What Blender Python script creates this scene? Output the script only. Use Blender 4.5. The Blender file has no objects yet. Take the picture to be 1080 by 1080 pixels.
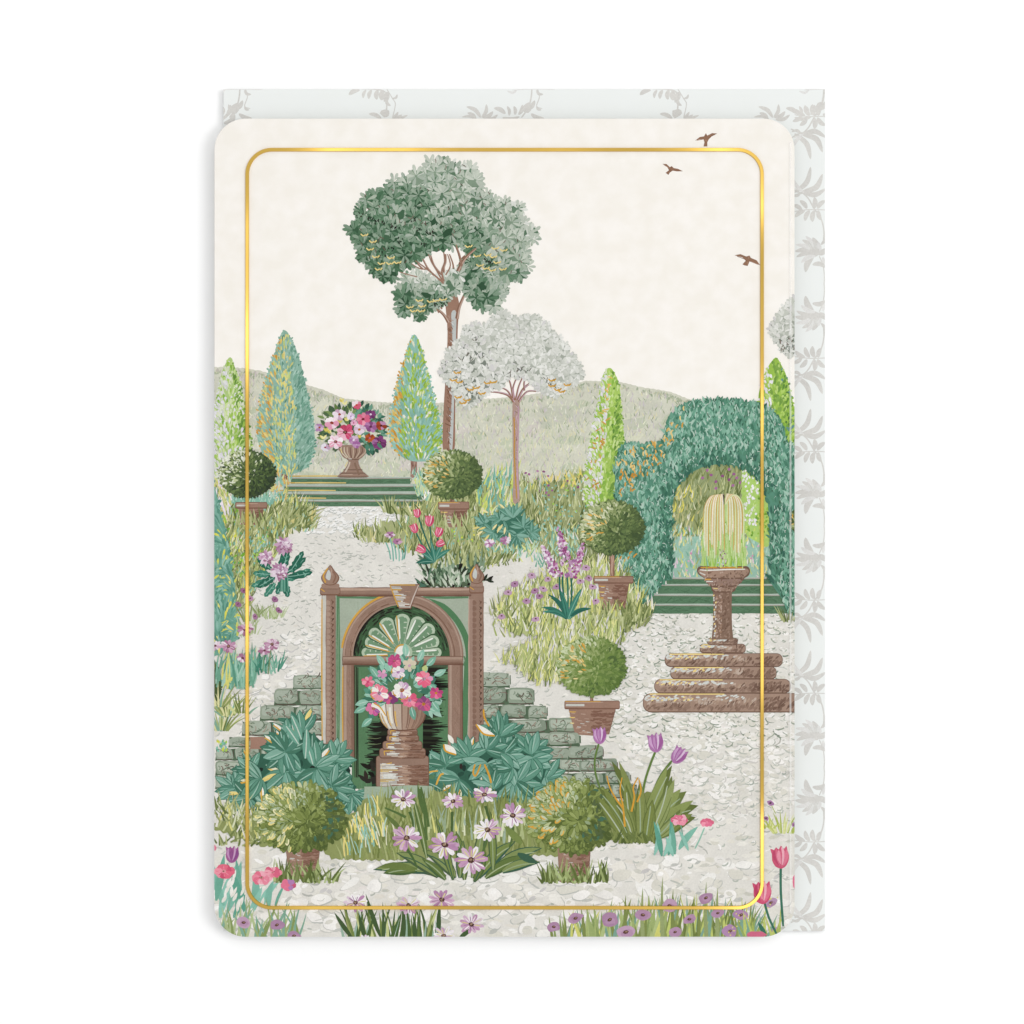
import bpy, math, random, colorsys
import numpy as np

# ---------------------------------------------------------------- camera, world, light, exposure
S = 0.0002                                   # metres per photograph pixel at the card's front
CARD_Z = 0.0042                              # height of the card's front above the white surface
sc = bpy.context.scene
col = sc.collection
cam_d = bpy.data.cameras.new('camera')
cam = bpy.data.objects.new('camera', cam_d)
col.objects.link(cam)
CAM_D = 0.8
cam.location = (0, 0, CARD_Z + CAM_D)
cam_d.sensor_width = 36
cam_d.lens = 36 * CAM_D / (1080 * S)
cam_d.clip_start = 0.05
cam_d.clip_end = 50
sc.camera = cam

world = bpy.data.worlds.new('World')
sc.world = world
world.use_nodes = True
wn, wl = world.node_tree.nodes, world.node_tree.links
wb = wn['Background']
wtc = wn.new('ShaderNodeTexCoord')
wnz = wn.new('ShaderNodeTexNoise'); wnz.inputs['Scale'].default_value = 5.0; wnz.inputs['Detail'].default_value = 0
wmr = wn.new('ShaderNodeMapRange')           # noise added to the white world light so the foil reflects unevenly
wmr.inputs[1].default_value = 0.34; wmr.inputs[2].default_value = 0.66
wmr.inputs[3].default_value = 0.42; wmr.inputs[4].default_value = 1.17
wl.new(wtc.outputs['Generated'], wnz.inputs['Vector'])
wl.new(wnz.outputs['Fac'], wmr.inputs[0])
wl.new(wmr.outputs[0], wb.inputs[1])
wb.inputs[0].default_value = (1.0, 1.0, 1.0, 1)

def area(name, loc, target, size, energy):
    l = bpy.data.lights.new(name, 'AREA')
    l.shape = 'SQUARE'
    l.size = size
    l.energy = energy
    o = bpy.data.objects.new(name, l)
    col.objects.link(o)
    o.location = loc
    d = [t - a for t, a in zip(target, loc)]
    from mathutils import Vector
    o.rotation_euler = Vector(d).to_track_quat('-Z', 'Y').to_euler()
    return o
area('softbox_side', (1.05, 0.1, 1.6), (0, 0, 0), 0.7, 10)
area('softbox_top', (0.3, 0.8, 2.0), (0, 0, 0), 0.9, 6)

vs = sc.view_settings
vs.view_transform = 'Standard'
vs.look = 'None'
vs.exposure = 0
vs.gamma = 1
vs.use_curve_mapping = False
GAIN = 1.13                                  # light falling on the card; printed colours are divided by it

# ---------------------------------------------------------------- helpers: colour and materials
def lin(c):
    c /= 255.0
    return c / 12.92 if c <= 0.04045 else ((c + 0.055) / 1.055) ** 2.4

def ink_group():
    g = bpy.data.node_groups.new('printed_paper', 'ShaderNodeTree')
    g.interface.new_socket('Ink', in_out='INPUT', socket_type='NodeSocketColor')
    g.interface.new_socket('Shader', in_out='OUTPUT', socket_type='NodeSocketShader')
    n, l = g.nodes, g.links
    gi = n.new('NodeGroupInput'); go = n.new('NodeGroupOutput')
    geo = n.new('ShaderNodeNewGeometry')
    n1 = n.new('ShaderNodeTexNoise'); n1.inputs['Scale'].default_value = 2600; n1.inputs['Detail'].default_value = 2
    n2 = n.new('ShaderNodeTexNoise'); n2.inputs['Scale'].default_value = 260; n2.inputs['Detail'].default_value = 3
    for x in (n1, n2): l.new(geo.outputs['Position'], x.inputs['Vector'])
    ad = n.new('ShaderNodeMath'); ad.operation = 'ADD'
    l.new(n1.outputs['Fac'], ad.inputs[0]); l.new(n2.outputs['Fac'], ad.inputs[1])
    mr = n.new('ShaderNodeMapRange')
    mr.inputs[1].default_value = 0.6; mr.inputs[2].default_value = 1.4
    mr.inputs[3].default_value = 0.89; mr.inputs[4].default_value = 1.11
    l.new(ad.outputs[0], mr.inputs[0])
    hs = n.new('ShaderNodeHueSaturation')
    l.new(gi.outputs[0], hs.inputs['Color']); l.new(mr.outputs[0], hs.inputs['Value'])
    b = n.new('ShaderNodeBsdfPrincipled')
    b.inputs['Roughness'].default_value = 0.75
    b.inputs['Specular IOR Level'].default_value = 0.08
    l.new(hs.outputs[0], b.inputs['Base Color'])
    l.new(b.outputs[0], go.inputs[0])
    return g
INK = ink_group()
def tone_down(hx):
    """the inks of this print are a little greyer than the pigments they are named after"""
    hh, s, v = colorsys.rgb_to_hsv(*[int(hx[i:i + 2], 16) / 255 for i in (0, 2, 4)])
    v *= 0.87 + 0.11 * v ** 4
    if 0.26 < hh < 0.55: s *= 0.86
    elif 0.74 < hh < 0.9: hh += 0.025; s *= 0.84
    return colorsys.hsv_to_rgb(hh, s, v)
MATS = {}
def ink(hx):
    if hx not in MATS:
        m = bpy.data.materials.new('printed ink ' + hx)
        m.use_nodes = True
        nt = m.node_tree
        nt.nodes.clear()
        o = nt.nodes.new('ShaderNodeOutputMaterial')
        g = nt.nodes.new('ShaderNodeGroup'); g.node_tree = INK
        rgb = [lin(c * 255) / GAIN for c in tone_down(hx)]
        g.inputs[0].default_value = (*rgb, 1)
        nt.links.new(g.outputs[0], o.inputs[0])
        MATS[hx] = m
    return MATS[hx]

def paper(name, hx, rough=0.7, mott=0.03, scale=140, spec=0.1):
    m = bpy.data.materials.new(name)
    m.use_nodes = True
    nt = m.node_tree
    b = nt.nodes['Principled BSDF']
    rgb = [lin(int(hx[i:i + 2], 16)) / GAIN for i in (0, 2, 4)]
    geo = nt.nodes.new('ShaderNodeNewGeometry')
    nz = nt.nodes.new('ShaderNodeTexNoise'); nz.inputs['Scale'].default_value = scale; nz.inputs['Detail'].default_value = 6
    nt.links.new(geo.outputs['Position'], nz.inputs['Vector'])
    cr = nt.nodes.new('ShaderNodeValToRGB')
    cr.color_ramp.elements[0].position = 0.35; cr.color_ramp.elements[1].position = 0.68
    cr.color_ramp.elements[0].color = (*[c * (1 - mott * k) for c, k in zip(rgb, (1.0, 1.15, 1.7))], 1)
    cr.color_ramp.elements[1].color = (*rgb, 1)
    nt.links.new(nz.outputs['Fac'], cr.inputs[0])
    nt.links.new(cr.outputs[0], b.inputs['Base Color'])
    b.inputs['Roughness'].default_value = rough
    b.inputs['Specular IOR Level'].default_value = spec
    return m

# ---------------------------------------------------------------- helpers: geometry in photograph pixels
def rounded(x0, y0, x1, y1, r, n=12):
    pts = []
    for cx, cy, a in ((x1 - r, y0 + r, -90), (x1 - r, y1 - r, 0), (x0 + r, y1 - r, 90), (x0 + r, y0 + r, 180)):
        for i in range(n + 1):
            t = math.radians(a + 90 * i / n)
            pts.append((cx + r * math.cos(t), cy + r * math.sin(t)))
    return pts

CARD = rounded(226, 125, 838, 988, 33, 14)
ENV = [(235.5, 94), (870, 94), (870, 982), (235.5, 982)]

def clip(pts, cp):
    out = list(pts)
    n = len(cp)
    for i in range(n):
        ax, ay = cp[i]; bx, by = cp[(i + 1) % n]
        src, out = out, []
        if not src: break
        px, py = src[-1]
        pd = (bx - ax) * (py - ay) - (by - ay) * (px - ax)
        for qx, qy in src:
            qd = (bx - ax) * (qy - ay) - (by - ay) * (qx - ax)
            if (qd >= 0) != (pd >= 0):
                t = pd / (pd - qd)
                out.append((px + (qx - px) * t, py + (qy - py) * t))
            if qd >= 0: out.append((qx, qy))
            px, py, pd = qx, qy, qd
    return out

def pip(x, y, poly):
    c = False
    j = len(poly) - 1
    for i in range(len(poly)):
        xi, yi = poly[i]; xj, yj = poly[j]
        if (yi > y) != (yj > y) and x < (xj - xi) * (y - yi) / (yj - yi) + xi: c = not c
        j = i
    return c

def smooth(pts, closed=True, n=4):
    out = []
    m = len(pts)
    rng = range(m) if closed else range(m - 1)
    for i in rng:
        p1, p2 = pts[i], pts[(i + 1) % m]
        p0 = pts[i - 1] if closed or i > 0 else p1
        p3 = pts[(i + 2) % m] if closed or i + 2 < m else p2
        for k in range(n):
            t = k / n
            out.append(tuple(0.5 * (2 * b + (c - a) * t + (2 * a - 5 * b + 4 * c - d) * t * t + (3 * b - a - 3 * c + d) * t ** 3)
                             for a, b, c, d in zip(p0, p1, p2, p3)))
    if not closed: out.append(tuple(pts[-1]))
    return out

LAYER = 6e-7
class Sheet:
    """keeps the printed shapes of one flat face in order: overlapping shapes lie one hair above the other"""
    Q = 2                                    # grid cells per pixel
    def __init__(self, z, outline, scale=1.0):
        self.z, self.outline, self.k = z, outline, scale
        self.recs = []
        self.owner = np.full((1100 * self.Q, 1100 * self.Q), -1, np.int32)
        xs = [p[0] for p in outline]; ys = [p[1] for p in outline]
        self.safe = (min(xs) + 11, min(ys) + 11, max(xs) - 11, max(ys) - 11)
    def put(self, rec):
        """note which cells a shape covers; a later shape takes them over"""
        Q = self.Q
        a = np.array(rec[0]) * Q
        x0, y0 = np.floor(a.min(0)).astype(int); x1, y1 = np.floor(a.max(0)).astype(int) + 1
        m = np.zeros((y1 - y0, x1 - x0), bool)
        gx, gy = np.arange(x0, x1)[None, :] + 0.5, np.arange(y0, y1)[:, None] + 0.5
        b = np.roll(a, -1, 0)
        for (ax, ay), (bx, by) in zip(a, b):
            if ay != by:
                m ^= ((ay > gy) != (by > gy)) & (gx < (bx - ax) * (gy - ay) / (by - ay) + ax)
        full = m.copy()
        for (ax, ay), (bx, by) in zip(a, b):
            k = int(max(abs(bx - ax), abs(by - ay)) * 2) + 2
            t = np.linspace(0, 1, k)
            ix = np.clip((ax + (bx - ax) * t).astype(int) - x0, 0, m.shape[1] - 1)
            iy = np.clip((ay + (by - ay) * t).astype(int) - y0, 0, m.shape[0] - 1)
            full[iy, ix] = True
        if m.sum() < 3: m = full
        self.owner[y0:y1, x0:x1][m] = len(self.recs)
        rec += [x0, y0, x1, y1, full]
        self.recs.append(rec)
    def settle(self):
        """leave out what is painted over, then give every shape the lowest free level"""
        n = np.bincount(self.owner[self.owner >= 0], minlength=len(self.recs))
        H = np.zeros(self.owner.shape, np.uint16)
        for i, r in enumerate(self.recs):
            if n[i] < 3: continue
            x0, y0, x1, y1, full = r[3:8]
            sub = H[y0:y1, x0:x1]
            r[2] = int(sub[full].max()) + 1
            sub[full] = r[2]
        self.top = int(H.max())
        self.owner = None
    def world(self, x, y, lev=0):
        return ((x - 540) * S * self.k, (540 - y) * S * self.k, self.z + lev * LAYER)

PARTS = []
class Part:
    def __init__(self, name, parent=None, label=None, sheet=None):
        self.name, self.parent, self.label = name, parent, label
        self.sheet = sheet or (parent.sheet if isinstance(parent, Part) else FRONT)
        self.polys = []
        self.obj = None
        PARTS.append(self)
    def add(self, pts, c):
        s = self.sheet
        if len(pts) < 3: return
        sx0, sy0, sx1, sy1 = s.safe
        if any(p[0] < sx0 or p[0] > sx1 or p[1] < sy0 or p[1] > sy1 for p in pts):
            pts = clip(pts, s.outline)
            if len(pts) < 3: return
        q = [pts[0]]
        for p in pts[1:]:
            if abs(p[0] - q[-1][0]) + abs(p[1] - q[-1][1]) > 0.03: q.append(p)
        if len(q) > 2 and abs(q[0][0] - q[-1][0]) + abs(q[0][1] - q[-1][1]) < 0.03: q.pop()
        if len(q) < 3: return
        ar = sum(q[i - 1][0] * q[i][1] - q[i][0] * q[i - 1][1] for i in range(len(q)))
        if abs(ar) < 0.05: return
        if ar > 0: q.reverse()                # faces up
        r = [q, c, 0]
        s.put(r)
        self.polys.append(r)
    def build(self):
        s = self.sheet
        self.polys = [r[:3] for r in self.polys if r[2]]
        xs = [p[0] for q, c, l in self.polys for p in q]; ys = [p[1] for q, c, l in self.polys for p in q]
        ox, oy = ((min(xs) + max(xs)) / 2, (min(ys) + max(ys)) / 2) if xs else (540, 540)
        O = s.world(ox, oy)
        V, F, MI, ms, mi = [], [], [], [], {}
        for q, c, l in self.polys:
            F.append(range(len(V), len(V) + len(q)))
            for x, y in q:
                w = s.world(x, y, l)
                V.append((w[0] - O[0], w[1] - O[1], w[2] - O[2]))
            if c not in mi:
                mi[c] = len(ms); ms.append(ink(c))
            MI.append(mi[c])
        me = bpy.data.meshes.new(self.name)
        me.from_pydata(V, [], F)
        for m in ms: me.materials.append(m)
        me.polygons.foreach_set('material_index', MI)
        me.update()
        o = bpy.data.objects.new(self.name, me)
        col.objects.link(o)
        p = self.parent.obj if isinstance(self.parent, Part) else self.parent
        o.parent = p
        pw = getattr(self.parent, 'origin', None) or (tuple(p.location) if p else (0, 0, 0))
        self.origin = O
        o.location = [a - b for a, b in zip(O, pw)]
        if self.label: o['label'] = self.label
        self.obj = o

R = random.Random(7)
def U(a, b): return R.uniform(a, b)
def pal(s): return s.split()
def pick(p): return R.choice(p)

def ribbon(p, pts, wf, c):
    """a brush stroke along pts, wf(t) its half width"""
    L, Rr = [], []
    n = len(pts)
    for i, (x, y) in enumerate(pts):
        a = pts[max(i - 1, 0)]; b = pts[min(i + 1, n - 1)]
        dx, dy = b[0] - a[0], b[1] - a[1]
        d = math.hypot(dx, dy) or 1
        w = wf(i / (n - 1))
        L.append((x - dy / d * w, y + dx / d * w)); Rr.append((x + dy / d * w, y - dx / d * w))
    p.add(L + Rr[::-1], c)

def curve(x, y, ang, L, bend=0, n=5):
    """points from (x, y) towards ang (degrees, 90 = up the card), turning by bend along the way"""
    pts = [(x, y)]
    for i in range(n):
        a = math.radians(ang + bend * (i / max(n - 1, 1)))
        x += math.cos(a) * L / n; y -= math.sin(a) * L / n
        pts.append((x, y))
    return pts

def leaf(p, x, y, ang, L, W, c, bend=0, n=5):
    ribbon(p, curve(x, y, ang, L, bend, n), lambda t: W / 2 * (0.12 + 0.88 * math.sin(math.pi * min(1, t * 0.97 + 0.03) ** 0.85)) * (1 if t < .99 else 0.15), c)
def oleaf(p, x, y, ang, L, W, c, bend=0):
    """a leaf or petal that is broadest towards its rounded tip"""
    prof = ((0, .16), (.25, .55), (.5, .88), (.72, 1), (.87, .84), (.96, .5), (1, .16))
    q = []
    n = 12
    cu = curve(x, y, ang, L, bend, n)
    pts = [cu[min(n, int(round(t * n)))] for t, w in prof]
    Lf, Rt = [], []
    for i, ((px, py), (t, w)) in enumerate(zip(pts, prof)):
        a_, b_ = pts[max(i - 1, 0)], pts[min(i + 1, len(pts) - 1)]
        dx, dy = b_[0] - a_[0], b_[1] - a_[1]; d = math.hypot(dx, dy) or 1
        Lf.append((px - dy / d * w * W / 2, py + dx / d * w * W / 2)); Rt.append((px + dy / d * w * W / 2, py - dx / d * w * W / 2))
    p.add(Lf + Rt[::-1], c)
def dab(p, x, y, ang, L, W, c):
    ca, sa = math.cos(math.radians(ang)), -math.sin(math.radians(ang))
    q = []
    for u, v in ((-.5, 0), (-.2, .45), (.2, .5), (.5, .05), (.22, -.45), (-.2, -.5)):
        q.append((x + u * L * ca - v * W * sa, y + u * L * sa + v * W * ca))
    p.add(q, c)
def blade(p, x, y, ang, L, W, c, bend=0, n=4):
    ribbon(p, curve(x, y, ang, L, bend, n), lambda t: W / 2 * (1 - t) ** 0.7 * (0.75 + 0.5 * min(t * 3, 0.5)) + 0.08, c)
def line(p, pts, w, c, closed=False, sm=4):
    q = smooth(pts, False, sm) if sm > 1 and len(pts) > 2 else pts
    ribbon(p, q, lambda t: w / 2 * (1 if 0.02 < t < 0.98 else 0.7), c)
def taper(p, pts, w0, w1, c):
    ribbon(p, smooth(pts, False, 5) if len(pts) > 2 else pts, lambda t: (w0 + (w1 - w0) * t) / 2, c)
def blob(p, x, y, rx, ry, c, n=14, j=0.0, rot=0):
    q = []
    cr, sr = math.cos(math.radians(rot)), math.sin(math.radians(rot))
    for i in range(n):
        a = 2 * math.pi * i / n
        k = 1 + U(-j, j)
        u, v = rx * k * math.cos(a), ry * k * math.sin(a)
        q.append((x + u * cr - v * sr, y + u * sr + v * cr))
    p.add(q, c)
def rect(p, x0, y0, x1, y1, c, w=0.0):
    n = max(2, int(max(x1 - x0, y1 - y0) / 12)) if w else 1
    q = []
    for i in range(n): q.append((x0 + (x1 - x0) * i / n, y0 + U(-w, w)))
    for i in range(n): q.append((x1 + U(-w, w), y0 + (y1 - y0) * i / n))
    for i in range(n): q.append((x1 - (x1 - x0) * i / n, y1 + U(-w, w)))
    for i in range(n): q.append((x0 + U(-w, w), y1 - (y1 - y0) * i / n))
    p.add(q, c)
def inside(poly, n):
    xs = [a for a, b in poly]; ys = [b for a, b in poly]
    k = 0; tries = 0
    while k < n and tries < n * 30:
        tries += 1
        x, y = U(min(xs), max(xs)), U(min(ys), max(ys))
        if pip(x, y, poly):
            k += 1
            yield x, y
def spaced(poly, n, d):
    """points spread evenly inside an outline, no two nearer than d"""
    out = []
    for x, y in inside(poly, n * 25):
        if all((x - a) ** 2 + (y - b) ** 2 > d * d for a, b in out):
            out.append((x, y))
            if len(out) >= n: break
    return out
def jag(poly, amp, step=3.0):
    """roughen an outline into small leafy points"""
    out = []
    m = len(poly)
    for i in range(m):
        (ax, ay), (bx, by) = poly[i], poly[(i + 1) % m]
        d = math.hypot(bx - ax, by - ay)
        k = max(1, int(d / step))
        nx, ny = (-(by - ay) / (d or 1), (bx - ax) / (d or 1))
        for j in range(k):
            o = amp * (1 if j % 2 else -0.5) * U(0.3, 1)
            out.append((ax + (bx - ax) * j / k + nx * o, ay + (by - ay) * j / k + ny * o))
    return out

# ---------------------------------------------------------------- the white surface
def mesh_obj(name, V, F, mats, parent=None, smooth_=False):
    me = bpy.data.meshes.new(name)
    me.from_pydata(V, [], F)
    for m in mats: me.materials.append(m)
    me.update()
    if smooth_: me.polygons.foreach_set('use_smooth', [True] * len(me.polygons))
    o = bpy.data.objects.new(name, me)
    col.objects.link(o)
    o.parent = parent
    return o

white = paper('white surface', 'f4f4f4', 0.9, 0.004, 30, 0.05)
white.node_tree.nodes['Color Ramp'].color_ramp.elements[0].color = (0.925, 0.925, 0.925, 1)
white.node_tree.nodes['Color Ramp'].color_ramp.elements[1].color = (0.932, 0.932, 0.932, 1)
surf = mesh_obj('surface', [(-3, -3, 0), (3, -3, 0), (3, 3, 0), (-3, 3, 0)], [(0, 1, 2, 3)], [white])
surf['kind'] = 'structure'

def slab(name, outline, z0, z1, mat, parent=None, k=1.0, bev=0.00012):
    """a sheet of paper or board with its edges eased; outline in pixels"""
    pts = [((x - 540) * S * k, (540 - y) * S * k) for x, y in outline][::-1]
    n = len(pts)
    cx = sum(p[0] for p in pts) / n; cy = sum(p[1] for p in pts) / n
    hx = max(abs(p[0] - cx) for p in pts); hy = max(abs(p[1] - cy) for p in pts)
    rings = []
    for ins, z in ((bev, z0), (0, z0 + bev), (0, z1 - bev), (bev, z1)):
        rings.append([(cx + (x - cx) * (1 - ins / hx), cy + (y - cy) * (1 - ins / hy), z) for x, y in pts])
    V = [v for r in rings for v in r]
    F = [tuple(range(n))[::-1]]
    for r in range(3):
        for i in range(n):
            j = (i + 1) % n
            F.append((r * n + i, r * n + j, (r + 1) * n + j, (r + 1) * n + i))
    F.append(tuple(range(3 * n, 4 * n)))
    return mesh_obj(name, V, F, [mat], parent)

# ---------------------------------------------------------------- the envelope behind the card
ENV_Z = 0.0019
KE = (CAM_D + CARD_Z - ENV_Z) / CAM_D          # a lower sheet has to be this much larger to look the same
env_mat = paper('envelope paper', 'eef1ef', 0.8, 0.008, 200)
env_flap = paper('envelope back', 'f4f4f2', 0.8, 0.008, 200)
def env_ring(): 
    q = []
    for (ax, ay), (bx, by) in zip(ENV, ENV[1:] + ENV[:1]):
        for i in range(8): q.append((ax + (bx - ax) * i / 8, ay + (by - ay) * i / 8))
    return q
envelope = slab('envelope', env_ring(), 0.0004, ENV_Z, env_mat, None, KE)
envelope['label'] = 'pale grey white envelope with grey leaf and lotus pattern lying under the card'
envelope['category'] = 'envelope'
ef = slab('back_flap', rounded(240, 98, 866, 520, 40), 0.00012, 0.00036, env_flap, envelope, KE)
ESHEET = Sheet(ENV_Z + 4e-6, ENV, KE)
G1, G2 = 'e3e1dc', 'ecebe8'
pt = Part('leaf_pattern', envelope, 'printed grey pattern of leaf sprays and lotus flowers', ESHEET)
def eleaf(a, b, W, c=G1, side=0.25):
    dx, dy = b[0] - a[0], b[1] - a[1]
    m = ((a[0] + b[0]) / 2 - dy * side, (a[1] + b[1]) / 2 + dx * side)
    q = smooth([a, m, b], False, 6)
    ribbon(pt, q, lambda t: W / 2 * math.sin(math.pi * (0.04 + 0.95 * t)) ** 0.8, c)
def border_unit(axis, s):
    """half a repeat of the side pattern: distances d below (s = 1) or above (s = -1) the axis row"""
    Y = lambda y: axis + s * (y - 172)
    f = s
    def EL(a, b, W, c=G1, side=.25): eleaf((a[0], Y(a[1])), (b[0], Y(b[1])), W, c, side * f)
    def LN(pts, w, c=G1): line(pt, [(x, Y(y)) for x, y in pts], w, c)
    EL((838, 203), (855, 176), 5.5, G1, .16); EL((846, 202), (867.5, 183.5), 6, G1, .22); EL((846, 202), (871, 199), 5.5, G1, .2)
    EL((846, 201), (836, 188), 4, G2, -.1)
    LN([(832, 196), (840, 202), (847, 204), (853, 210), (858, 219), (866, 231), (869, 244), (868.5, 256)], 1.5)
    LN([(834, 208), (841, 205), (848, 203)], 1.6); LN([(836, 199), (842, 200), (848, 203)], 1.2, G2)
    EL((835, 205), (845, 203), 3, G1)
    LN([(838, 223), (848, 221.5), (858, 221), (871, 221.5)], 1)
    EL((851, 220), (843.5, 211.5), 5, G1, .1); EL((858, 220), (859, 208), 5.5, G1, .1); EL((862, 220), (870.5, 211.5), 5, G1, -.1)
    EL((846, 222), (836, 216), 4.5, G1, .1); EL((849, 222), (838.5, 229), 5, G1, .1); EL((854, 222), (849, 233), 5, G1, .1)
    EL((859, 222), (857, 234), 5.5, G1, .1); EL((863, 222), (866, 232), 5, G1, .1)
    # lotus: broad petals fanned to the left with a tuft of stamens
    for ex, ey, W, c in ((838.5, 265, 6, G1), (839, 258, 5, G2), (846, 253, 5.5, G1), (849.5, 249, 5, G2), (857, 250.5, 6, G1), (840, 271, 5, G1), (863, 255, 5, G2)):
        EL((862, 268), (ex, ey), W, c, .12)
    blob(pt, 859, Y(265.5), 6, 5.5, G1, 12, .1)
    for i in range(7): LN([(855 + i * 1.4, Y(0) * 0 + 262 + (i % 2)), (851 + i * 1.9, 254.5 + abs(i - 3) * .8)], .6, 'eceeea')
    EL((858, 270), (849.5, 287), 6.5, G1, .12); EL((860, 270), (845, 277), 5, G2, .12)
    EL((862, 268), (872, 262), 6, G1, .1); EL((866, 258), (870, 245), 4, G1, .2)
    EL((857, 279), (871, 282), 5, G1, -.16); EL((868, 271), (871, 279), 3.5, G2, .1)
    LN([(864, 270), (868, 280), (869.5, 292), (869, 301)], 1.1)
for ax in (172 - 255, 172, 427, 682, 937):
    border_unit(ax, 1); border_unit(ax, -1)
# sprays that show above the card
def spray_down(x):
    eleaf((x, 100), (x + 11.5, 95), 5, G1, -.12)
    for i, d in enumerate((15, 21, 27.5, 33)):
        eleaf((x + d + 3, 95), (x + d + (0 if i < 2 else 2), 103.5 + i * .8), 3.4 + i * .8, G1, .12)
    blob(pt, x + 39.5, 102, 3.6, 6, G1, 10, .15, 15)
    eleaf((x + 40, 104), (x + 44, 111.5), 3.5); line(pt, [(x + 13, 93.5), (x + 27, 94), (x + 38, 97), (x + 40, 106), (x + 39.5, 118)], 1.6, G1)
    line(pt, [(x + 40, 94), (x + 46, 104), (x + 49, 110), (x + 46, 124)], 1, G1); eleaf((x + 46, 104), (x + 51, 99.5), 2.6, G1)
    blob(pt, x + 38.5, 119.5, 5.2, 4.8, G1, 10, .2); eleaf((x + 34, 125), (x + 21, 120), 4.5, G1, .1)
    for e in ((52, 118), (56, 121), (62, 121.5), (50, 126)): eleaf((x + 46, 124), (x + e[0], e[1]), 3, G1, .1)
def spray_up(x):
    for (a, b, W) in (((17, 124), (2, 112.5), 4.5), ((18, 124), (23, 110), 4), ((19, 124), (30, 117.5), 4.5), ((12, 126), (3, 119), 4), ((20, 126), (35, 121), 4), ((14, 127), (-3, 123.5), 3)):
        eleaf((x + a[0], a[1]), (x + b[0], b[1]), W, G1, .15)
    for (a, b, W) in (((43, 120), (31, 114), 5), ((47, 122), (45, 112), 3.5), ((53, 121), (52, 112), 3.8), ((57, 121), (61, 110.5), 4.2), ((40, 124), (58, 123), 4), ((70, 120), (84, 125), 5)):
        eleaf((x + a[0], a[1]), (x + b[0], b[1]), W, G1, .12)
    blob(pt, x + 66, 114, 4.2, 6, G1, 10, .2, 30); eleaf((x + 66, 116), (x + 74, 106), 5, G1, .1)
    line(pt, [(x + 60, 124), (x + 67, 114), (x + 70, 104), (x + 71, 94)], 1.6, G1)
    line(pt, [(x + 77, 94), (x + 79, 102), (x + 76, 112), (x + 82, 114.5)], 1, G1); eleaf((x + 76, 112), (x + 81, 116), 2.6, G1)
    eleaf((x + 76, 95), (x + 83, 99.5), 3.2, G1); eleaf((x + 45, 96), (x + 56, 94), 2.6, G2); line(pt, [(x + 50, 95), (x + 70, 94), (x + 95, 94.6)], .9, G2)
spray_down(368); spray_down(675); spray_up(490); spray_up(182); spray_up(798); spray_down(982 - 305 - 612)
eleaf((236, 130), (247, 119), 6); eleaf((236, 124), (241, 110), 4)

# ---------------------------------------------------------------- the card
card = bpy.data.objects.new('greeting_card', None)
card.empty_display_size = 0.02
col.objects.link(card)
card.location = ((532 - 540) * S, (540 - 556) * S, ENV_Z + 0.0009)
card['label'] = 'greeting card with rounded corners, painted garden scene and gold foil frame, lying on the envelope'
card['category'] = 'greeting card'
def to_card(o):
    o.parent = card
    o.location = [-c for c in card.location]
board = paper('card board', 'f8f4ee', 0.75, 0.045, 260)
board.node_tree.nodes['Noise Texture'].inputs['Detail'].default_value = 8
inside_mat = paper('card inside', 'f6f5f1', 0.8, 0.01, 120)
fl = slab('front_leaf', CARD, CARD_Z - 0.00042, CARD_Z, board); to_card(fl)
bl = slab('back_leaf', CARD, ENV_Z + 0.0009, ENV_Z + 0.0013, inside_mat); to_card(bl)
sp = slab('fold_spine', [(226.3, 165), (227.6, 165), (227.6, 948), (226.3, 948)], ENV_Z + 0.00131, CARD_Z - 0.00043, inside_mat); to_card(sp)
FRONT = Sheet(CARD_Z + 3e-6, CARD)
card_loc = card.location

# ------------------------------------------------ hill and path
def P(name, label=None, parent=None):
    return Part(name, parent or card, label)
hill_top = [(222, 387), (235, 387), (256, 388), (275, 391), (300, 398), (324, 406), (341, 411), (362, 420), (390, 423), (417, 425), (440, 427), (470, 424), (490, 421), (520, 420), (545, 418), (573, 414), (590, 409), (604, 405), (618, 401.5), (636, 402), (655, 403), (678, 408.5), (695, 411), (708, 413.5), (722, 419), (735, 424), (760, 430)]
hill_poly = hill_top + [(760, 515), (222, 520)]
hill = P('printed_hill', 'pale green hazy hillside')
hill.add(jag(hill_poly, .5, 2.5), 'dcdcca')
hill_low = [(x, y + 7) for x, y in hill_top] + [(760, 512), (222, 512)]
for x, y in inside(hill_low, 130):             # soft wooded patches
    blob(hill, x, y + 5, U(8, 20), U(3, 8), pick(pal('cfd5bc dfdfcc d8d8c7 e1e2ca d1d3c0 dcd6cc cbd3b9')), 11, .25, U(-25, 10))
for i in range(420):
    k = R.randrange(len(hill_top) - 1); t = R.random()
    x = hill_top[k][0] + (hill_top[k + 1][0] - hill_top[k][0]) * t; y = hill_top[k][1] + (hill_top[k + 1][1] - hill_top[k][1]) * t
    dab(hill, x, y + 2.5 + U(0, 5), U(40, 140), U(2.5, 4.5), U(1.2, 2.2), pick(pal('b7c0a4 c3c9ae aebaa0 d4d3b4 c9c4b8 bcc4ab')))
HP = pal('dcdcbe c3cbb2 cfc6c6 bac6b0 d9d9c6 e4e1c8 c9c9b4 d5cdd0 ccd3bd ececd4 e4e6d0 dfe2ca dad6d4 e8e8da')
for x, y in inside(hill_low, 3400):
    blade(hill, x, y, 90 + U(-40, 40), U(3.5, 7), U(.9, 1.6), pick(HP + pal('a9b596 b2bb9c e6e0b4 d6c8cc')), 0, 2)
for x, y in inside([(500, 470), (560, 460), (620, 440), (620, 500), (500, 500)], 150): blade(hill, x, y, 100 + U(-30, 20), U(5, 9), 1.1, pick(pal('e3e2c4 dfe0bd d2d9b9')), U(-20, 20), 3)
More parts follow.
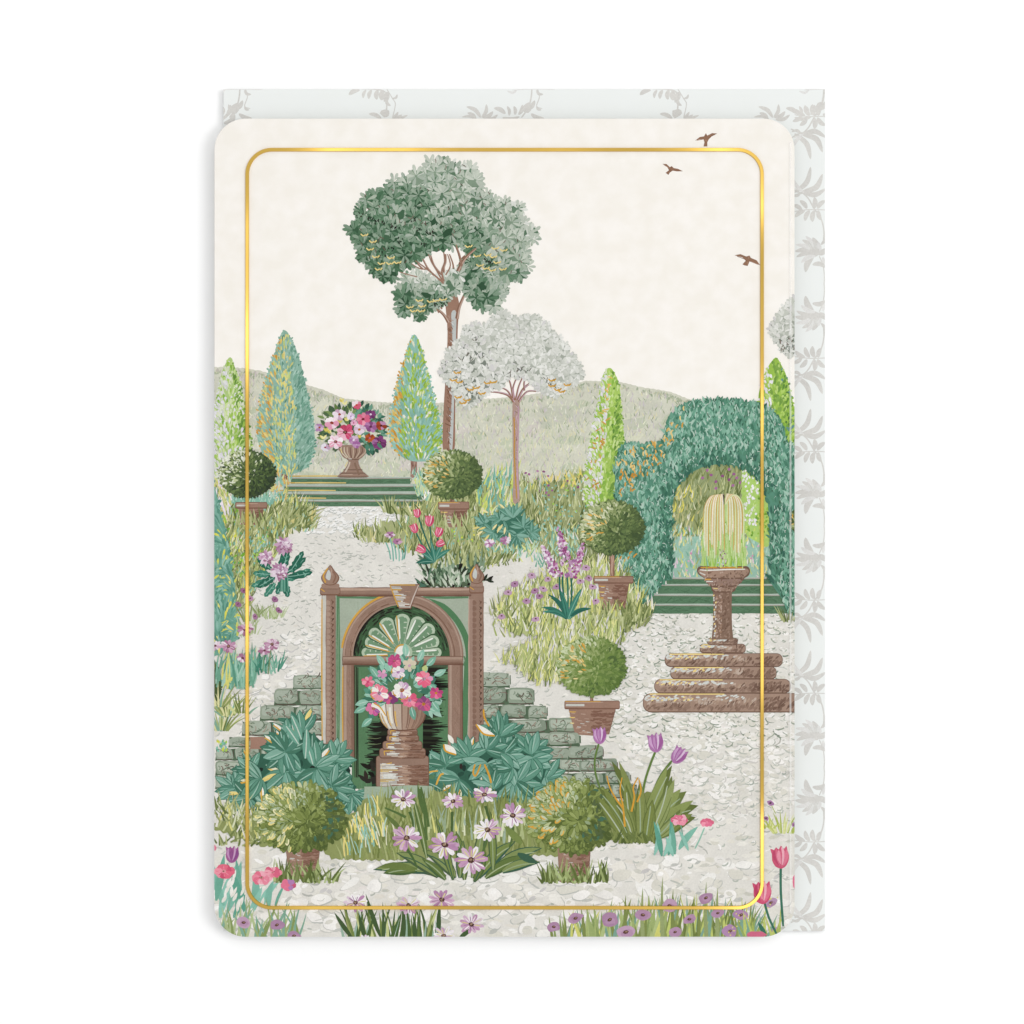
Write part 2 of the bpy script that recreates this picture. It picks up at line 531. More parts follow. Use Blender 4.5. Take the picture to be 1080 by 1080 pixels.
for x, y in inside([(330, 416), (362, 428), (420, 434), (470, 433), (470, 452), (340, 438)], 110): blade(hill, x, y, 90 + U(-30, 30), U(4, 7), 1.1, pick(pal('b4c0a6 bcc4ab c6cbb4')), 0, 2)

path = P('printed_path', 'pale grey pebbled garden path')
path.add([(222, 535), (300, 531), (440, 533), (520, 545), (560, 560), (680, 640), (845, 640), (845, 995), (222, 995)], 'e9e6de')
for i in range(1500):                          # worn, soft dabs
    y = 533 + 450 * R.random() ** .9; x = U(228, 836)
    k = .5 + (y - 530) / 300
    dab(path, x, y, U(-12, 12), U(5, 9) * k, U(1.6, 3.2) * k, pick(pal('efece2 f2efe6 ebe7db e2dfd2 e8e3d8 dbd9cc efe9e3 d6d4c8')))
for i in range(1500):
    y = 533 + 450 * R.random(); x = U(228, 836)
    k = .5 + (y - 530) / 420
    c = pick(pal('d3d4ca c9ccc2 d9d8cf cfd1c9 dad6d0 bfc3b8 c4c4bc f8f6f2 f5f3ee'))
    if R.random() < .5: line(path, curve(x, y, U(-40, 30), U(4, 8) * k, U(-70, 70), 4), U(.6, 1.3) * k, c, sm=1)
    else: dab(path, x, y, U(-25, 25), U(3, 6) * k, U(1, 2) * k, c)
for i in range(330):                           # gravel by the first steps
    x, y = U(318, 445), U(535, 562)
    dab(path, x, y, U(-10, 10), U(4, 7), U(2, 3), pick(pal('f4f3ef efeeea f6f5f2')))
    line(path, curve(x - 2, y + 1.2, U(-40, 10), U(3, 5), U(20, 90), 3), .7, pick(pal('c0c4bd cdd0c9 b4b9b2')), sm=1)
def pebble(x, y, L, W, dk):
    a = U(-35, 35); ca, sa = math.cos(math.radians(a)), math.sin(math.radians(a))
    q = []
    for i in range(7):
        t = i * .898 + U(-.2, .2); u, v = L * .5 * math.cos(t) * U(.75, 1.15), W * .5 * math.sin(t) * U(.75, 1.15)
        q.append((x + u * ca - v * sa, y + u * sa + v * ca))
    q = smooth(q, True, 2)
    d = U(20, 160); ox, oy = math.cos(math.radians(d)) * U(1, 2), math.sin(math.radians(d)) * U(.9, 1.7)
    r = R.random()
    if r < .72: path.add([(u + ox, v + oy) for u, v in q], pick(dk))
    path.add(q, pick(pal('f1eee6 eeeae0 f4f2ec e9e6dc efece6 e4e1d5 e6e3da f6f3ee')))
    if R.random() < .5: dab(path, x - L * .1, y - W * .15, a, L * .5, W * .35, pick(pal('f9f7f3 f6f3ee e3e0d5 dcdacf')))
    if r > .6: line(path, curve(x + U(-.4, .2) * L, y + U(-.3, .5) * W, U(-60, 60), L * U(.35, .6), U(-90, 90), 4), U(.7, 1.5), pick(dk), sm=1)
for x, y in sorted(inside([(662, 668), (690, 645), (842, 645), (842, 790), (640, 790), (640, 700)], 1000), key=lambda t: t[1] + U(-12, 12)):
    k = .8 + (y - 640) / 260
    pebble(x, y, U(5.5, 9.5) * k, U(3, 4.6) * k, pal('aeb8a6 c0c8b8 9fac98 cbd0c2 c6c4ba 8f9d8b b9bcae'))
for x, y in sorted(inside([(655, 780), (842, 780), (842, 850), (760, 870), (720, 820), (655, 800)], 330), key=lambda t: t[1] + U(-15, 15)):
    pebble(x, y, U(7, 14), U(4, 7), pal('cdd0c6 d6d6cd c3c8bc d9d5cf'))
for x, y in sorted(inside([(262, 680), (340, 660), (340, 720), (290, 760), (226, 800), (226, 760)], 130), key=lambda t: R.random()):
    pebble(x, y, U(7, 14), U(4, 7), pal('cbccc6 d2d2cc bfc2bd d8d5d2'))
for x, y in sorted(inside([(226, 905), (838, 905), (838, 990), (226, 990)], 300), key=lambda t: R.random()):
    pebble(x, y, U(12, 26), U(8, 14), pal('cfd0c8 d8d7cf d4d2cc dbd9d2 c9cbc4'))
for x, y in inside([(226, 900), (838, 900), (838, 985), (226, 985)], 70):
    dab(path, x, y, U(-10, 50), U(5, 12), U(2.5, 5), pick(pal('c9cac3 d0d0c9 d6d3d0')))
for x, y in inside([(600, 820), (836, 800), (836, 940), (620, 900)], 110):
    q = curve(x, y, U(-50, 0), U(5, 9), U(60, 130), 4); line(path, q, U(.8, 1.8), pick(pal('c3c9bd cfd2c8 b7bfb3 d3d1c9')), sm=1)
for x, y in inside([(512, 655), (545, 690), (600, 760), (512, 710)], 40): line(path, curve(x, y, U(-30, 10), U(6, 11), U(40, 90), 4), 1.1, pick(pal('c2c7bd cdcfc7 d8d8d0')), sm=1)
for x, y in inside([(258, 590), (340, 560), (400, 560), (430, 610), (340, 620), (335, 700), (280, 700)], 320): line(path, curve(x, y, U(-40, 20), U(3, 6), U(-60, 80), 3), U(.7, 1.2), pick(pal('cfd0c8 c5c8bf b7bbb0 d6d2cc c0c2b9')), sm=1)

# ------------------------------------------------ generic plants
OL = pal('8f9b62 a5ad72 7c8a52 b9c086 cdd3a0 6d7c48')
LIMEY = pal('d9db7c e4e39a c3d084 aebc70 e9e6b8 ecebd8')
TEALG = pal('8fc9ae a6d4bd 7bbba0 b7dcc6')
MIX = OL + OL + LIMEY + TEALG[:2]
def grass(p, poly, n, pl, L=(8, 16), W=(1.2, 2.4), lean=0, spread=25, base=None):
    if base:
        cx = sum(q[0] for q in poly) / len(poly); cy = sum(q[1] for q in poly) / len(poly)
        p.add(jag([(cx + (x - cx) * .93, cy + (y - cy) * .93) for x, y in poly], 3, 3.5), base)
    for x, y in sorted(inside(poly, n), key=lambda t: t[1]):
        a = 90 + lean + U(-spread, spread)
        blade(p, x, y + 3, a, U(*L), U(*W), pick(pl), U(-25, 25), 4)
def tuft(p, x, y, n, L, spread, pl, W=(1.2, 2.2), rx=6):
    for i in range(n):
        t = U(-1, 1)
        blade(p, x + t * rx, y + U(-1, 1.5), 90 - t * spread + U(-8, 8), L * U(.55, 1.1), U(*W), pick(pl), -t * U(0, 35), 5)
def topiary_crown(p, cx, cy, rx, ry, dark, mid, light, pale, n, L, W, gold=(), ngold=0, lx=-.45, ly=-.25, jit=30, th=(.52, .18, -.28), shape=None):
    p.add(jag([(cx + rx * .97 * math.cos(i * .13), cy + ry * .97 * math.sin(i * .13)) for i in range(48)], 1.5, 2.4), dark[0])
    pts = []
    for i in range(n):
        r = math.sqrt(R.random()); a = U(0, 2 * math.pi)
        pts.append((r, cx + rx * r * math.cos(a), cy + ry * r * math.sin(a)))
    pts.sort(reverse=True)
    hx, hy = cx + rx * .12, cy + ry * .1
    for r, x, y in pts:
        u, v = (x - cx) / rx, (y - cy) / ry
        ang = math.degrees(math.atan2(-(y - hy) / ry, (x - hx) / rx)) + U(-jit, jit)
        t = u * lx * 1.3 + v * ly * 1.5 + U(-.38, .38) - max(0, r - .85) * .5 + (.16 if shape else 0)
        pl = pale if t > th[0] else light if t > th[1] else mid if t > th[2] else dark
        l = L * U(.75, 1.2)
        ca, sa = math.cos(math.radians(ang)), math.sin(math.radians(ang))
        if shape:
            c = pick(pl)
            oleaf(p, x - ca * l * .5, y + sa * l * .5, ang, l * 1.06, W * 1.28, pick(mid if t > .1 else dark), U(-15, 15))
            oleaf(p, x - ca * l * .5, y + sa * l * .5, ang, l, W * U(.8, 1.1), c, U(-15, 15))
        else: dab(p, x - ca * l * .1, y + sa * l * .1, ang, l, W * U(.8, 1.2), pick(pl))
    for i in range(ngold):
        r = math.sqrt(R.random()) * .85; a = U(2.2, 4.6)
        x, y = cx - rx * .12 + rx * r * math.cos(a), cy + ry * r * math.sin(a) * .9
        dab(p, x, y, math.degrees(math.atan2(-(y - hy), x - hx)) + U(-25, 25), L * .9, W * .55, pick(gold))
GOLD = pal('e0b45c e8c878 d9a548 edd898')
TD = dict(dark=pal('586b40 4c5f3c 62754a'), mid=pal('6f8450 7d9058 63784a'), light=pal('a6b37c b3bf8a 95a56c'), pale=pal('d7dcb6 e3e6c8 c8d1a2'))
TM = dict(dark=pal('66803f 5b7340 708a4a'), mid=pal('7f9850 8a9f5c 728c4a'), light=pal('a0b070 aaba7c 93a766'), pale=pal('c6d2a2 d2dbb2'))
TO = dict(dark=pal('66753c 5a6a38 707f46'), mid=pal('899852 7f8e4c 94a25e'), light=pal('a6b36e b0bc80 9aa862 a3b58c'), pale=pal('c3cc98 cfd6ac b9c8a4'))
POT = dict(base='a88674', dk='8a6555', lt='c3a593', gr='d3d2ca')
def pot(p, cx, y0, w0, w1, h, rim_h, rim_w, goldn=3, c=POT):
    x0, x1 = cx - w0 / 2, cx + w0 / 2
    b0, b1 = cx - w1 / 2, cx + w1 / 2
    p.add(smooth([(x0, y0), (x1, y0), (b1, y0 + h), (cx, y0 + h + 1.5), (b0, y0 + h)], True, 1), c['base'])
    for i in range(int(h * 2.2)):
        t = R.random(); y = y0 + 2 + (h - 3) * t
        hw = (w0 + (w1 - w0) * t) / 2 - 1
        x = cx + hw * U(-.15, .95)
        l = min(U(5, 11), cx + hw - x)
        if l > 2: line(p, [(x, y), (x + l / 2, y + .7), (x + l, y - .3)], U(.8, 1.6), c['dk'] if R.random() < .75 else '96705f', sm=1)
    for i in range(int(h * .8)):
        t = R.random(); y = y0 + 2 + (h - 3) * t
        hw = (w0 + (w1 - w0) * t) / 2 - 1
        x = cx - hw * U(.25, .95)
        line(p, [(x, y), (x + U(2, 5), y + .4)], U(.8, 1.5), pick([c['lt'], c['gr'], c['lt']]), sm=1)
    for i in range(goldn):
        y = y0 + 3 + i * h * .22
        line(p, [(x0 + 1 + i * .3, y), (x0 + 5, y + .5), (x0 + 8 - i, y + .2)], 1.2, pick(GOLD), sm=1)
    line(p, [(x1 - .4, y0 + 1), (b1 - .4, y0 + h)], .9, c['dk'], sm=1)
    if rim_h:
        r = rounded(cx - rim_w / 2, y0 - rim_h, cx + rim_w / 2, y0 + .6, 1.6, 3)
        p.add(r, c['dk'])
        p.add(rounded(cx - rim_w / 2 + .4, y0 - rim_h + .7, cx + rim_w / 2 - .5, y0 - .8, 1.4, 3), c['base'])
        line(p, [(cx - rim_w / 2 + 1.5, y0 - rim_h + 1.7), (cx + rim_w * .2, y0 - rim_h + 1.6)], 1.1, c['lt'])
        line(p, [(cx - rim_w / 2 + 1.5, y0 - rim_h * .45), (cx - rim_w * .14, y0 - rim_h * .45)], rim_h * .4, c['gr'])
        if goldn: line(p, [(cx - rim_w / 2 + .8, y0 - rim_h + .9), (cx + rim_w * .15, y0 - rim_h + .9)], 1, GOLD[2])
def daisy(p, cx, cy, r, n, pl, cen='6e4a44', tilt=.85, rot=0, fat=.42, acc=None):
    for i in range(n):
        a = rot + 360 * i / n + U(-7, 7)
        ca, sa = math.cos(math.radians(a)), math.sin(math.radians(a)) * tilt
        l = r * U(.85, 1.08) * math.hypot(ca, sa)
        an = math.degrees(math.atan2(sa, ca))
        c = pick(pl)
        oleaf(p, cx, cy, an, l, r * fat * U(.85, 1.15), c, U(-8, 8))
        if r > 8: line(p, curve(cx + ca * l * .25, cy - sa * l * .25, an + U(-6, 6), l * U(.45, .65), 0, 2), r * U(.05, .1), pick(acc or pl), sm=1)
    blob(p, cx, cy, r * .22, r * .19, cen, 9, .15)
    if r > 8:
        blob(p, cx - r * .03, cy - r * .02, r * .11, r * .09, 'a98a72', 7, .2)
        for i in range(5): dab(p, cx + U(-.2, .2) * r, cy + U(-.16, .16) * r, U(0, 180), r * .12, r * .06, pick(pal('4a3030 8c6a5c c9b49a')))

# ------------------------------------------------ birds
for pts, tail, lab in (([(733, 148.5), (738, 144.5), (742.5, 143.8), (744.5, 140.5), (746, 143), (751, 140.4), (756.5, 140.8), (751, 143.5), (747.5, 147), (746, 150), (746, 154.5), (742, 154.5), (743, 150), (742, 147), (738, 147)], 0, 'small brown bird gliding above the foil frame'),
                       ([(698.5, 172.8), (703, 173), (706.5, 176.3), (708.5, 175.2), (710.5, 177.2), (715, 178), (720.3, 180.6), (714, 180.8), (709.5, 180), (706.5, 182), (705, 184.5), (702, 182.3), (705.5, 179.5), (703.5, 175.8)], 0, 'small brown bird just under the foil frame'),
                       ([(774.5, 269.2), (781, 268), (787, 270.5), (790.5, 269.5), (792, 272), (798, 274.5), (802, 280), (796, 277.4), (790.5, 275.8), (788.5, 280.5), (785.5, 280), (783, 278.8), (786.5, 275), (783, 271.5)], 0, 'small brown bird touching the side of the foil frame')):
    b = P('printed_bird', lab)
    b.add(pts, 'a17a62')
    cx = sum(p[0] for p in pts) / len(pts); cy = sum(p[1] for p in pts) / len(pts)
    for p0 in pts[::3]: line(b, [(cx + (p0[0] - cx) * .25, cy + (p0[1] - cy) * .25), (cx + (p0[0] - cx) * .8, cy + (p0[1] - cy) * .8)], .8, pick(pal('8a634d b8937b')), sm=1)

# ------------------------------------------------ meadow behind, lime cypress, steps, hedge
meadow = P('printed_meadow', 'tall meadow grass dotted with mauve flowers')
grass(meadow, [(505, 520), (560, 522), (575, 506), (600, 500), (625, 490), (700, 500), (700, 600), (600, 600), (520, 560)], 1200, OL + OL + pal('b9c086 c9cfa6 d9dab5 6d7c48'), (7, 14), (1, 1.9), -6, 22, 'a3ac7a')
for x, y in inside([(560, 505), (620, 496), (640, 560), (560, 560)], 120): dab(meadow, x, y, U(0, 180), U(2, 3.5), U(1.5, 2.2), pick(TEALG + pal('a8d25c 6fb8a4')))
for x, y in inside([(570, 505), (618, 500), (618, 515), (570, 520)], 26): blade(meadow, x, y, 90 + U(-30, 30), U(6, 11), 1.6, pick(pal('e6dc6a ecd98c dcd078')), U(-30, 30))
for i in range(30):
    x, y = U(546, 632), U(494, 524); dab(meadow, x, y, U(0, 180), U(2.5, 4), U(2, 3), pick(pal('b06aa8 a45c9c c48cc0 9a5590')))
# ------------------------------------------------ clipped cypress trees
def spindle(pts): return smooth(pts, True, 4)
def cypress(label, outline, base, sidefn, n, L, W, trunk=None, jagamp=1.3, spread=(62, 20)):
    p = P('printed_cypress', label)
    if trunk:
        t = Part('trunk', p)
        rect(t, *trunk, 'a98576', .4)
        x0, y0, x1, y1 = trunk
        for i in range(9): line(t, [(U(x0 + .5, x1 - .5), U(y0, y1 - 6)), (U(x0 + .5, x1 - .5), U(y1 - 6, y1))], .9, pick(pal('8d6658 c9b3a6 7f5c50 b99686')), sm=1)
    o = spindle(outline)
    p.add(jag(o, jagamp, 2.5), base)
    xs = [a for a, b in o]; cxm = (min(xs) + max(xs)) / 2; hw = (max(xs) - min(xs)) / 2
    ys = [b for a, b in o]; top = min(ys); bot = max(ys)
    for x, y in sorted(inside(o, n), key=lambda t: t[1]):
        # half width of the outline at this height
        row = [a for a, b in o if abs(b - y) < 9] or xs
        m = (min(row) + max(row)) / 2; h = max(4, (max(row) - min(row)) / 2)
        u = (x - m) / h; v = (y - top) / (bot - top)
        ang = 90 - u * spread[0] * (.5 + .6 * v) + U(-spread[1], spread[1])
        c = sidefn(u, v)
        l = U(*L); ra = math.radians(ang)
        if not pip(x + math.cos(ra) * l * .92, y + L[0] * .3 - math.sin(ra) * l * .92, o): l *= .45
        if c: oleaf(p, x, y + L[0] * .3, ang, l, U(*W) * 1.1, c, U(-12, 12))
    return p
def lime_side(u, v):
    r = R.random()
    if u < -.05 and r < .58 - u * .1: return pick(pal('e3e2e4 ebe8ee dfe6c4 d9dcd2'))
    if u > .3 and r < .5: return pick(pal('7ea84c 6f9b45 8fb757'))
    return pick(pal('b4d56c a6cc5c c3de84 94c053 cfe59a'))
def lime_deep(u, v):
    r = R.random()
    if u < -.2 and r < .5: return pick(pal('e9e6ee f1eef2 dfe3d0'))
    if u > -.3 and r < .42: return pick(pal('6d9a45 5f8d3f 7fae50 6a9f9a' if u > .4 else '7ea84c 8fb757 88b050'))
    return pick(pal('a9cf5a b9d970 96c34d c4df80'))
def blue_gold(u, v):
    r = R.random()
    if u < -.45 and r < .62: return pick(pal('dcae55 e6c86c ecd88e d9a04a c9d49a'))
    if u < .3 and r < .4: return pick(pal('e4dc84 d6dc8e ecd98c c4d88a d9d27c'))
    if r < .5: return pick(pal('6fa98f 7ab298 659d86'))
    return pick(pal('9fcdb7 95c3ac aed4c2 8cbaa4'))
def blue_lime(u, v):
    r = R.random()
    if u < -.5 and r < .6: return pick(pal('d9a64e e2bd66 e6cf84 cf9840'))
    if r < .45: return pick(pal('a6c94e b5d25e 9cc046 8fb54a'))
    if r < .58: return pick(pal('e6e6cc eeeedd dfe6b8'))
    return pick(pal('94cbba 86c0ae a3d6c6 8cc6b4'))
def blue_plain(u, v):
    r = R.random()
    if r < .06 + .08 * v: return pick(pal('e0dc5e d6d96a e8e07e'))
    if r < .5: return pick(pal('5fa189 559781 6aaa93'))
    return pick(pal('82bfa8 74b49c 93c9b5 7fbaa5'))
lime_far = cypress('pale lime clipped cypress behind the dark topiary', [(243, 377), (248, 389), (253, 404), (258, 424), (262, 445), (265, 468), (264, 492), (258, 505), (226, 505), (220, 480), (222, 450), (228, 420), (233, 398), (238, 384)], 'b9d588',
        lambda u, v: pick(pal('e6e3ea e3e8d0 d8e4b4')) if R.random() < .2 + .45 * v * (u < .3) else lime_side(u, v) , 900, (4, 7), (1.6, 2.8))
cypress('blue green cypress with gold strokes left of the steps', [(300, 348.5), (305, 354), (311, 366), (317, 384), (322, 404), (327, 427), (330.5, 447), (331.5, 466), (329, 482), (322, 493), (311, 499), (297, 499), (283, 487), (274, 470), (271, 456), (272.5, 436), (277, 413), (283, 391), (291, 368), (296, 354)], '93c2ab', blue_gold, 1300, (5, 9), (1.3, 2.1), (297, 497, 304.5, 506))
cypress('blue and lime cypress with golden edge right of the steps', [(437, 353), (442, 361), (447, 377), (453, 399), (459, 424), (464, 445), (466, 460), (462, 475), (452, 485), (436, 486), (424, 481), (415, 472), (411, 457), (411.5, 442), (415, 420), (420, 399), (427, 376), (432, 361)], '93c8b4', blue_lime, 1000, (5, 9), (1.3, 2.2), (433, 484, 439.5, 504))

# ------------------------------------------------ the tall tree and the pale trees
def branch(p, pts, w0, w1, c='a98470', hl=True):
    taper(p, pts, w0, w1, c)
    if hl and w0 > 2.5:
        taper(p, [(x + w0 * .2, y) for x, y in pts], w0 * .3, w1 * .2, 'cdb3a4')
        taper(p, [(x - w0 * .28, y) for x, y in pts], w0 * .25, w1 * .2, '8a6552')
def rosette(p, x, y, r, pl, up=90, arc=300, n=9, W=.4, vein=None):
    """a fan of leaves as the painter repeats it all over the crown"""
    ar = [up - arc / 2 + arc * i / (n - 1) for i in range(n)]
    R.shuffle(ar)
    for a in ar:
        c = pick(pl)
        oleaf(p, x + math.cos(math.radians(a)) * r * .12, y - math.sin(math.radians(a)) * r * .12, a + U(-10, 10), r * U(.75, 1.02), r * W, c, U(-14, 14))
        if R.random() < .3: line(p, curve(x + math.cos(math.radians(a)) * r * .2, y - math.sin(math.radians(a)) * r * .2, a, r * .6, 0, 2), .55, vein or pick(pl), sm=1)
tall = P('printed_tree', 'tall slender tree with dark green crown and brown trunk')
trunk = Part('trunk', tall)
trunk.add(smooth([(470, 318), (476, 306), (484, 318), (482.5, 350), (481.5, 390), (480, 430), (479, 477), (467.5, 477), (468, 430), (470.5, 390), (472, 350)], True, 4), 'a98470')
trunk.add(smooth([(476, 330), (481.5, 330), (481, 360), (479.5, 400), (478.5, 440), (477, 474), (474, 470), (476, 430), (477.5, 390), (477, 350)], True, 3), 'c9cdc9')
trunk.add([(481.5, 330), (483.2, 330), (482, 380), (479.5, 440), (478.5, 474), (477.4, 474), (479, 430), (480.5, 380)], 'a37a66')
for i in range(80):
    t = R.random(); y = 325 + 150 * t; x0 = 471.5 - 3.2 * t
    line(trunk, [(x0 + U(.5, 5), y), (x0 + U(3, 7.5), y + U(2, 5))], U(.7, 1.3), pick(pal('8a6450 93705c b8988a 7d5846')), sm=1)
for i in range(26):
    y = U(330, 470); x = 477 - (y - 330) * .018
    line(trunk, [(x - 1.5, y), (x + 1.5, y + 2.5)], .8, pick(pal('9fa5a2 a98470 e0e3e0')), sm=1)
for pts, a, b in (([(473, 340), (468, 332), (460, 325), (453, 321)], 3.6, 1.6), ([(482, 336), (484, 325), (488, 315), (491, 308)], 4, 2.2), ([(472, 300), (462, 294), (452, 284), (446, 273)], 3, 1.6), ([(472, 298), (466, 290), (458, 280), (454, 268)], 2.6, 1.4),
                  ([(472, 298), (468, 284), (470, 276), (470, 268)], 3, 1.8), ([(477, 290), (478, 280), (474, 268)], 2.2, 1.3), ([(484, 284), (488, 274), (494, 268), (500, 262)], 5.5, 2.6), ([(487, 280), (484, 268), (480, 258)], 3, 1.6),
                  ([(440, 300), (432, 292), (422, 287)], 1.4, .8), ([(466, 326), (460, 314), (455, 308)], 2, 1), ([(446, 284), (440, 278), (435, 274)], 2, 1), ([(463, 330), (456, 318)], 1.6, .8), ([(490, 278), (486, 290), (480, 306)], 4, 4)):
    branch(trunk, pts, a, b)
DK = pal('6f9674 5f8a66 7fa081 4f7c58'); MD = pal('97b096 86a488 a3b8a0 b3c2ac'); PL = pal('c3cebc b3c2b0 cdd5c6 abbca8'); PP = pal('dde1d6 e6e8e0 d0d7c9 c6cfbf')
up_poly = [(371, 243), (374, 236), (379, 232), (377, 222), (382, 208), (390, 206), (402, 206), (406, 198), (412, 189), (424, 188), (433, 190), (437, 180), (447, 176), (454, 170), (462, 168), (474, 172), (479, 178), (488, 174), (497, 177), (504, 186), (507, 198), (506, 204), (518, 203), (527, 207), (536, 215), (550, 219), (551, 228), (547, 235), (556, 236), (563, 246), (566, 252), (559, 258), (559, 268), (556, 276), (559, 282), (553, 291), (545, 294), (537, 291), (530, 284), (520, 280), (508, 277), (497, 272), (490, 262), (484, 257), (477, 265), (468, 270), (456, 268), (446, 274), (434, 281), (428, 280), (424, 286), (413, 284), (409, 293), (400, 294), (391, 287), (391, 280), (379, 272), (376, 266), (381, 258), (373, 251)]
low_l = [(418, 310), (420, 302), (428, 298), (430, 290), (437, 283), (446, 286), (455, 292), (464, 297), (471, 296), (474, 286), (482, 279), (487, 288), (484, 303), (478, 312), (470, 318), (462, 323), (454, 324), (451, 331), (443, 338), (434, 334), (425, 328), (424, 320), (420, 316)]
low_r = [(484, 291), (487, 280), (495, 275), (508, 278), (520, 284), (530, 290), (529, 300), (535, 306), (531, 314), (523, 318), (522, 324), (514, 319), (507, 323), (499, 318), (492, 309)]
def tone(x, y):
    t = (x - 372) / 195 * .95 + (235 - y) / 140 * .75
    return t - .06 - (x > 480) * (y > 238) * (x < 520) * .2 + U(-.14, .14)
def crown_part(poly, base, n, tf, name='crown', r=(7, 11.5)):
    ccx = sum(q[0] for q in poly) / len(poly); ccy = sum(q[1] for q in poly) / len(poly)
    crown.add(jag([(ccx + (x - ccx) * .9, ccy + (y - ccy) * .88) for x, y in poly], 2.2, 3.2), base)
    pts = spaced(poly, int(n * 1.5), 7.4) + [q for i, q in enumerate(jag(poly, 1.5, 12)) if R.random() < .85]
    cx = sum(p[0] for p in poly) / len(poly); cy = sum(p[1] for p in poly) / len(poly)
    pts.sort(key=lambda t: t[1] + U(-12, 12))
    for x, y in pts:
        d = math.hypot(cx - x, cy - y) or 1
        o_ = min(U(2, 8), d)
        x += (cx - x) / d * o_; y += (cy - y) / d * o_
        if poly is up_poly and 424 < x < 503 and y > 252: y -= 7
        if poly is low_l and y < 296 and x < 478: y += 5
        t = tf(x, y)
        if t < .24: pl = DK + MD[:2] + ['9fb69f']
        elif t < .5: pl = MD + DK[:1] + PL[1:2]
        elif t < .75: pl = PL + MD[3:]
        else: pl = PP + PL[:1]
        up = math.degrees(math.atan2(-(y - cy), x - cx))
        rr = U(*r)
        if R.random() < .85: blob(crown, x + U(-1, 1), y + U(0, 2), rr * U(.6, .85), rr * U(.55, .75), pick(pal('3f6848 47704f 355c3e')) if t < .45 else pick(pal('7f9c80 6f9072 8ca58a 638667')), 9, .2)
        rosette(crown, x, y, rr, pl, up, U(190, 300), R.choice((6, 7, 8)), .34, pick(pal('e6e9df d3dacb')) if t > .5 else '4f7c58')
crown = Part('crown', tall)
crown_part(low_r, '55805e', 20, lambda x, y: tone(x, y - 70) - .32 + (x > 515) * .25)
crown_part(low_l, '5f8a68', 24, lambda x, y: .78 - (y - 300) / 40 - (x < 435) * .2 + U(-.2, .2))
crown_part(up_poly, '527d5a', 130, tone)
for x, y in ((392, 231), (396, 233), (402, 235), (414, 237), (417, 240), (421, 252), (424, 255), (444, 243), (449, 245), (454, 248), (436, 231), (448, 258), (404, 268), (412, 264), (380, 227), (456, 246), (466, 322), (460, 320), (512, 276), (516, 278)):
    for k in range(5): dab(crown, x + U(-4, 4), y + U(-3, 3), U(20, 150), U(2, 3.6), U(1, 1.6), pick(pal('23211e 2f3028 3a2f2a 2f4030 35513c')))
for i in range(60):
    x, y = next(inside(up_poly, 1)); line(crown, curve(x, y, U(30, 150), U(3, 5), 20, 2), .9, pick(pal('7b6459 6e5a50 8a7468')), sm=1)
for pts, a, b in (([(468, 299), (458, 290), (448, 282), (438, 275)], 2, 1), ([(467, 297), (461, 286), (455, 276), (452, 268)], 1.8, 1), ([(468, 297), (466, 286), (469, 276), (468, 266)], 2.2, 1.2), ([(470, 290), (475, 280), (472, 268)], 1.6, 1), ([(483, 286), (488, 276), (494, 269), (502, 262)], 4, 2), ([(487, 281), (485, 270), (481, 258)], 2.2, 1.2), ([(440, 292), (432, 290), (422, 287)], 1.3, .8), ([(450, 284), (442, 283), (434, 278)], 1.3, .8)):
    branch(crown, pts, a, b, 'a98470')
def gold_ticks(p, pts, c='eed890', w=1.3):
    for x, y in pts:
        line(p, [(x - 3.6, y - 1.4), (x - 1, y + .8), (x + 1.2, y - .2), (x + 2.2, y + .6), (x + 4.2, y - 1.6)], w, c)
gold_ticks(crown, [(384, 248), (393, 255), (390, 263), (396, 271), (412, 272), (402, 278), (411, 278), (419, 277), (399, 284), (494, 260), (503, 270), (514, 269), (520, 271), (531, 264), (522, 262), (506, 280), (512, 283), (524, 277), (519, 285), (530, 284), (442, 317), (454, 318), (467, 316), (432, 324), (445, 323), (436, 328), (444, 328), (460, 317)])

GP = pal('e4e5dd dadcd3 ecece6 d2d5ca'); GV = pal('dddbd9 e3e2dc')
def pale_crown(p, poly, n, base, dk):
    p.add(jag(poly, 1.6, 2.8), base)
    cx = sum(q[0] for q in poly) / len(poly); cy = sum(q[1] for q in poly) / len(poly)
    pts = spaced(poly, int(n * 1.3), 5.2) + jag(poly, .4, 8)
    pts.sort(key=lambda t: t[1] + U(-9, 9))
    for x, y in pts:
        x += (cx - x) * .05; y += (cy - y) * .06
        d = dk(x, y)
        rr = U(5.5, 8.5)
        blob(p, x, y, rr * .8, rr * .75, pick(pal('bcc1b5 b2b8ab c5c9bd')) if d < R.random() else pick(pal('868f82 959d8f 9fa598')), 10, .2)
        rosette(p, x, y, rr, GP if R.random() > .2 else GV + GP[:2], math.degrees(math.atan2(-(y - cy), x - cx)), U(240, 340), 9, .42)
edge_tree = P('printed_tree', 'pale grey tree crown cut by the card edge')
pale_crown(edge_tree, [(842, 314), (836, 319), (831, 324), (826, 329), (823, 335), (818, 341), (815.5, 347), (818, 352), (819, 359), (825, 361), (827, 368), (833, 373), (842, 373)], 16, 'd0d3c8', lambda x, y: .3 + (y - 345) / 40)
for i in range(30): x, y = U(822, 838), U(358, 372); line(edge_tree, curve(x, y, U(30, 150), 3.5, 0, 2), .8, pick(pal('6f7f70 8a948a 7b5f50 5f7a64')), sm=1)

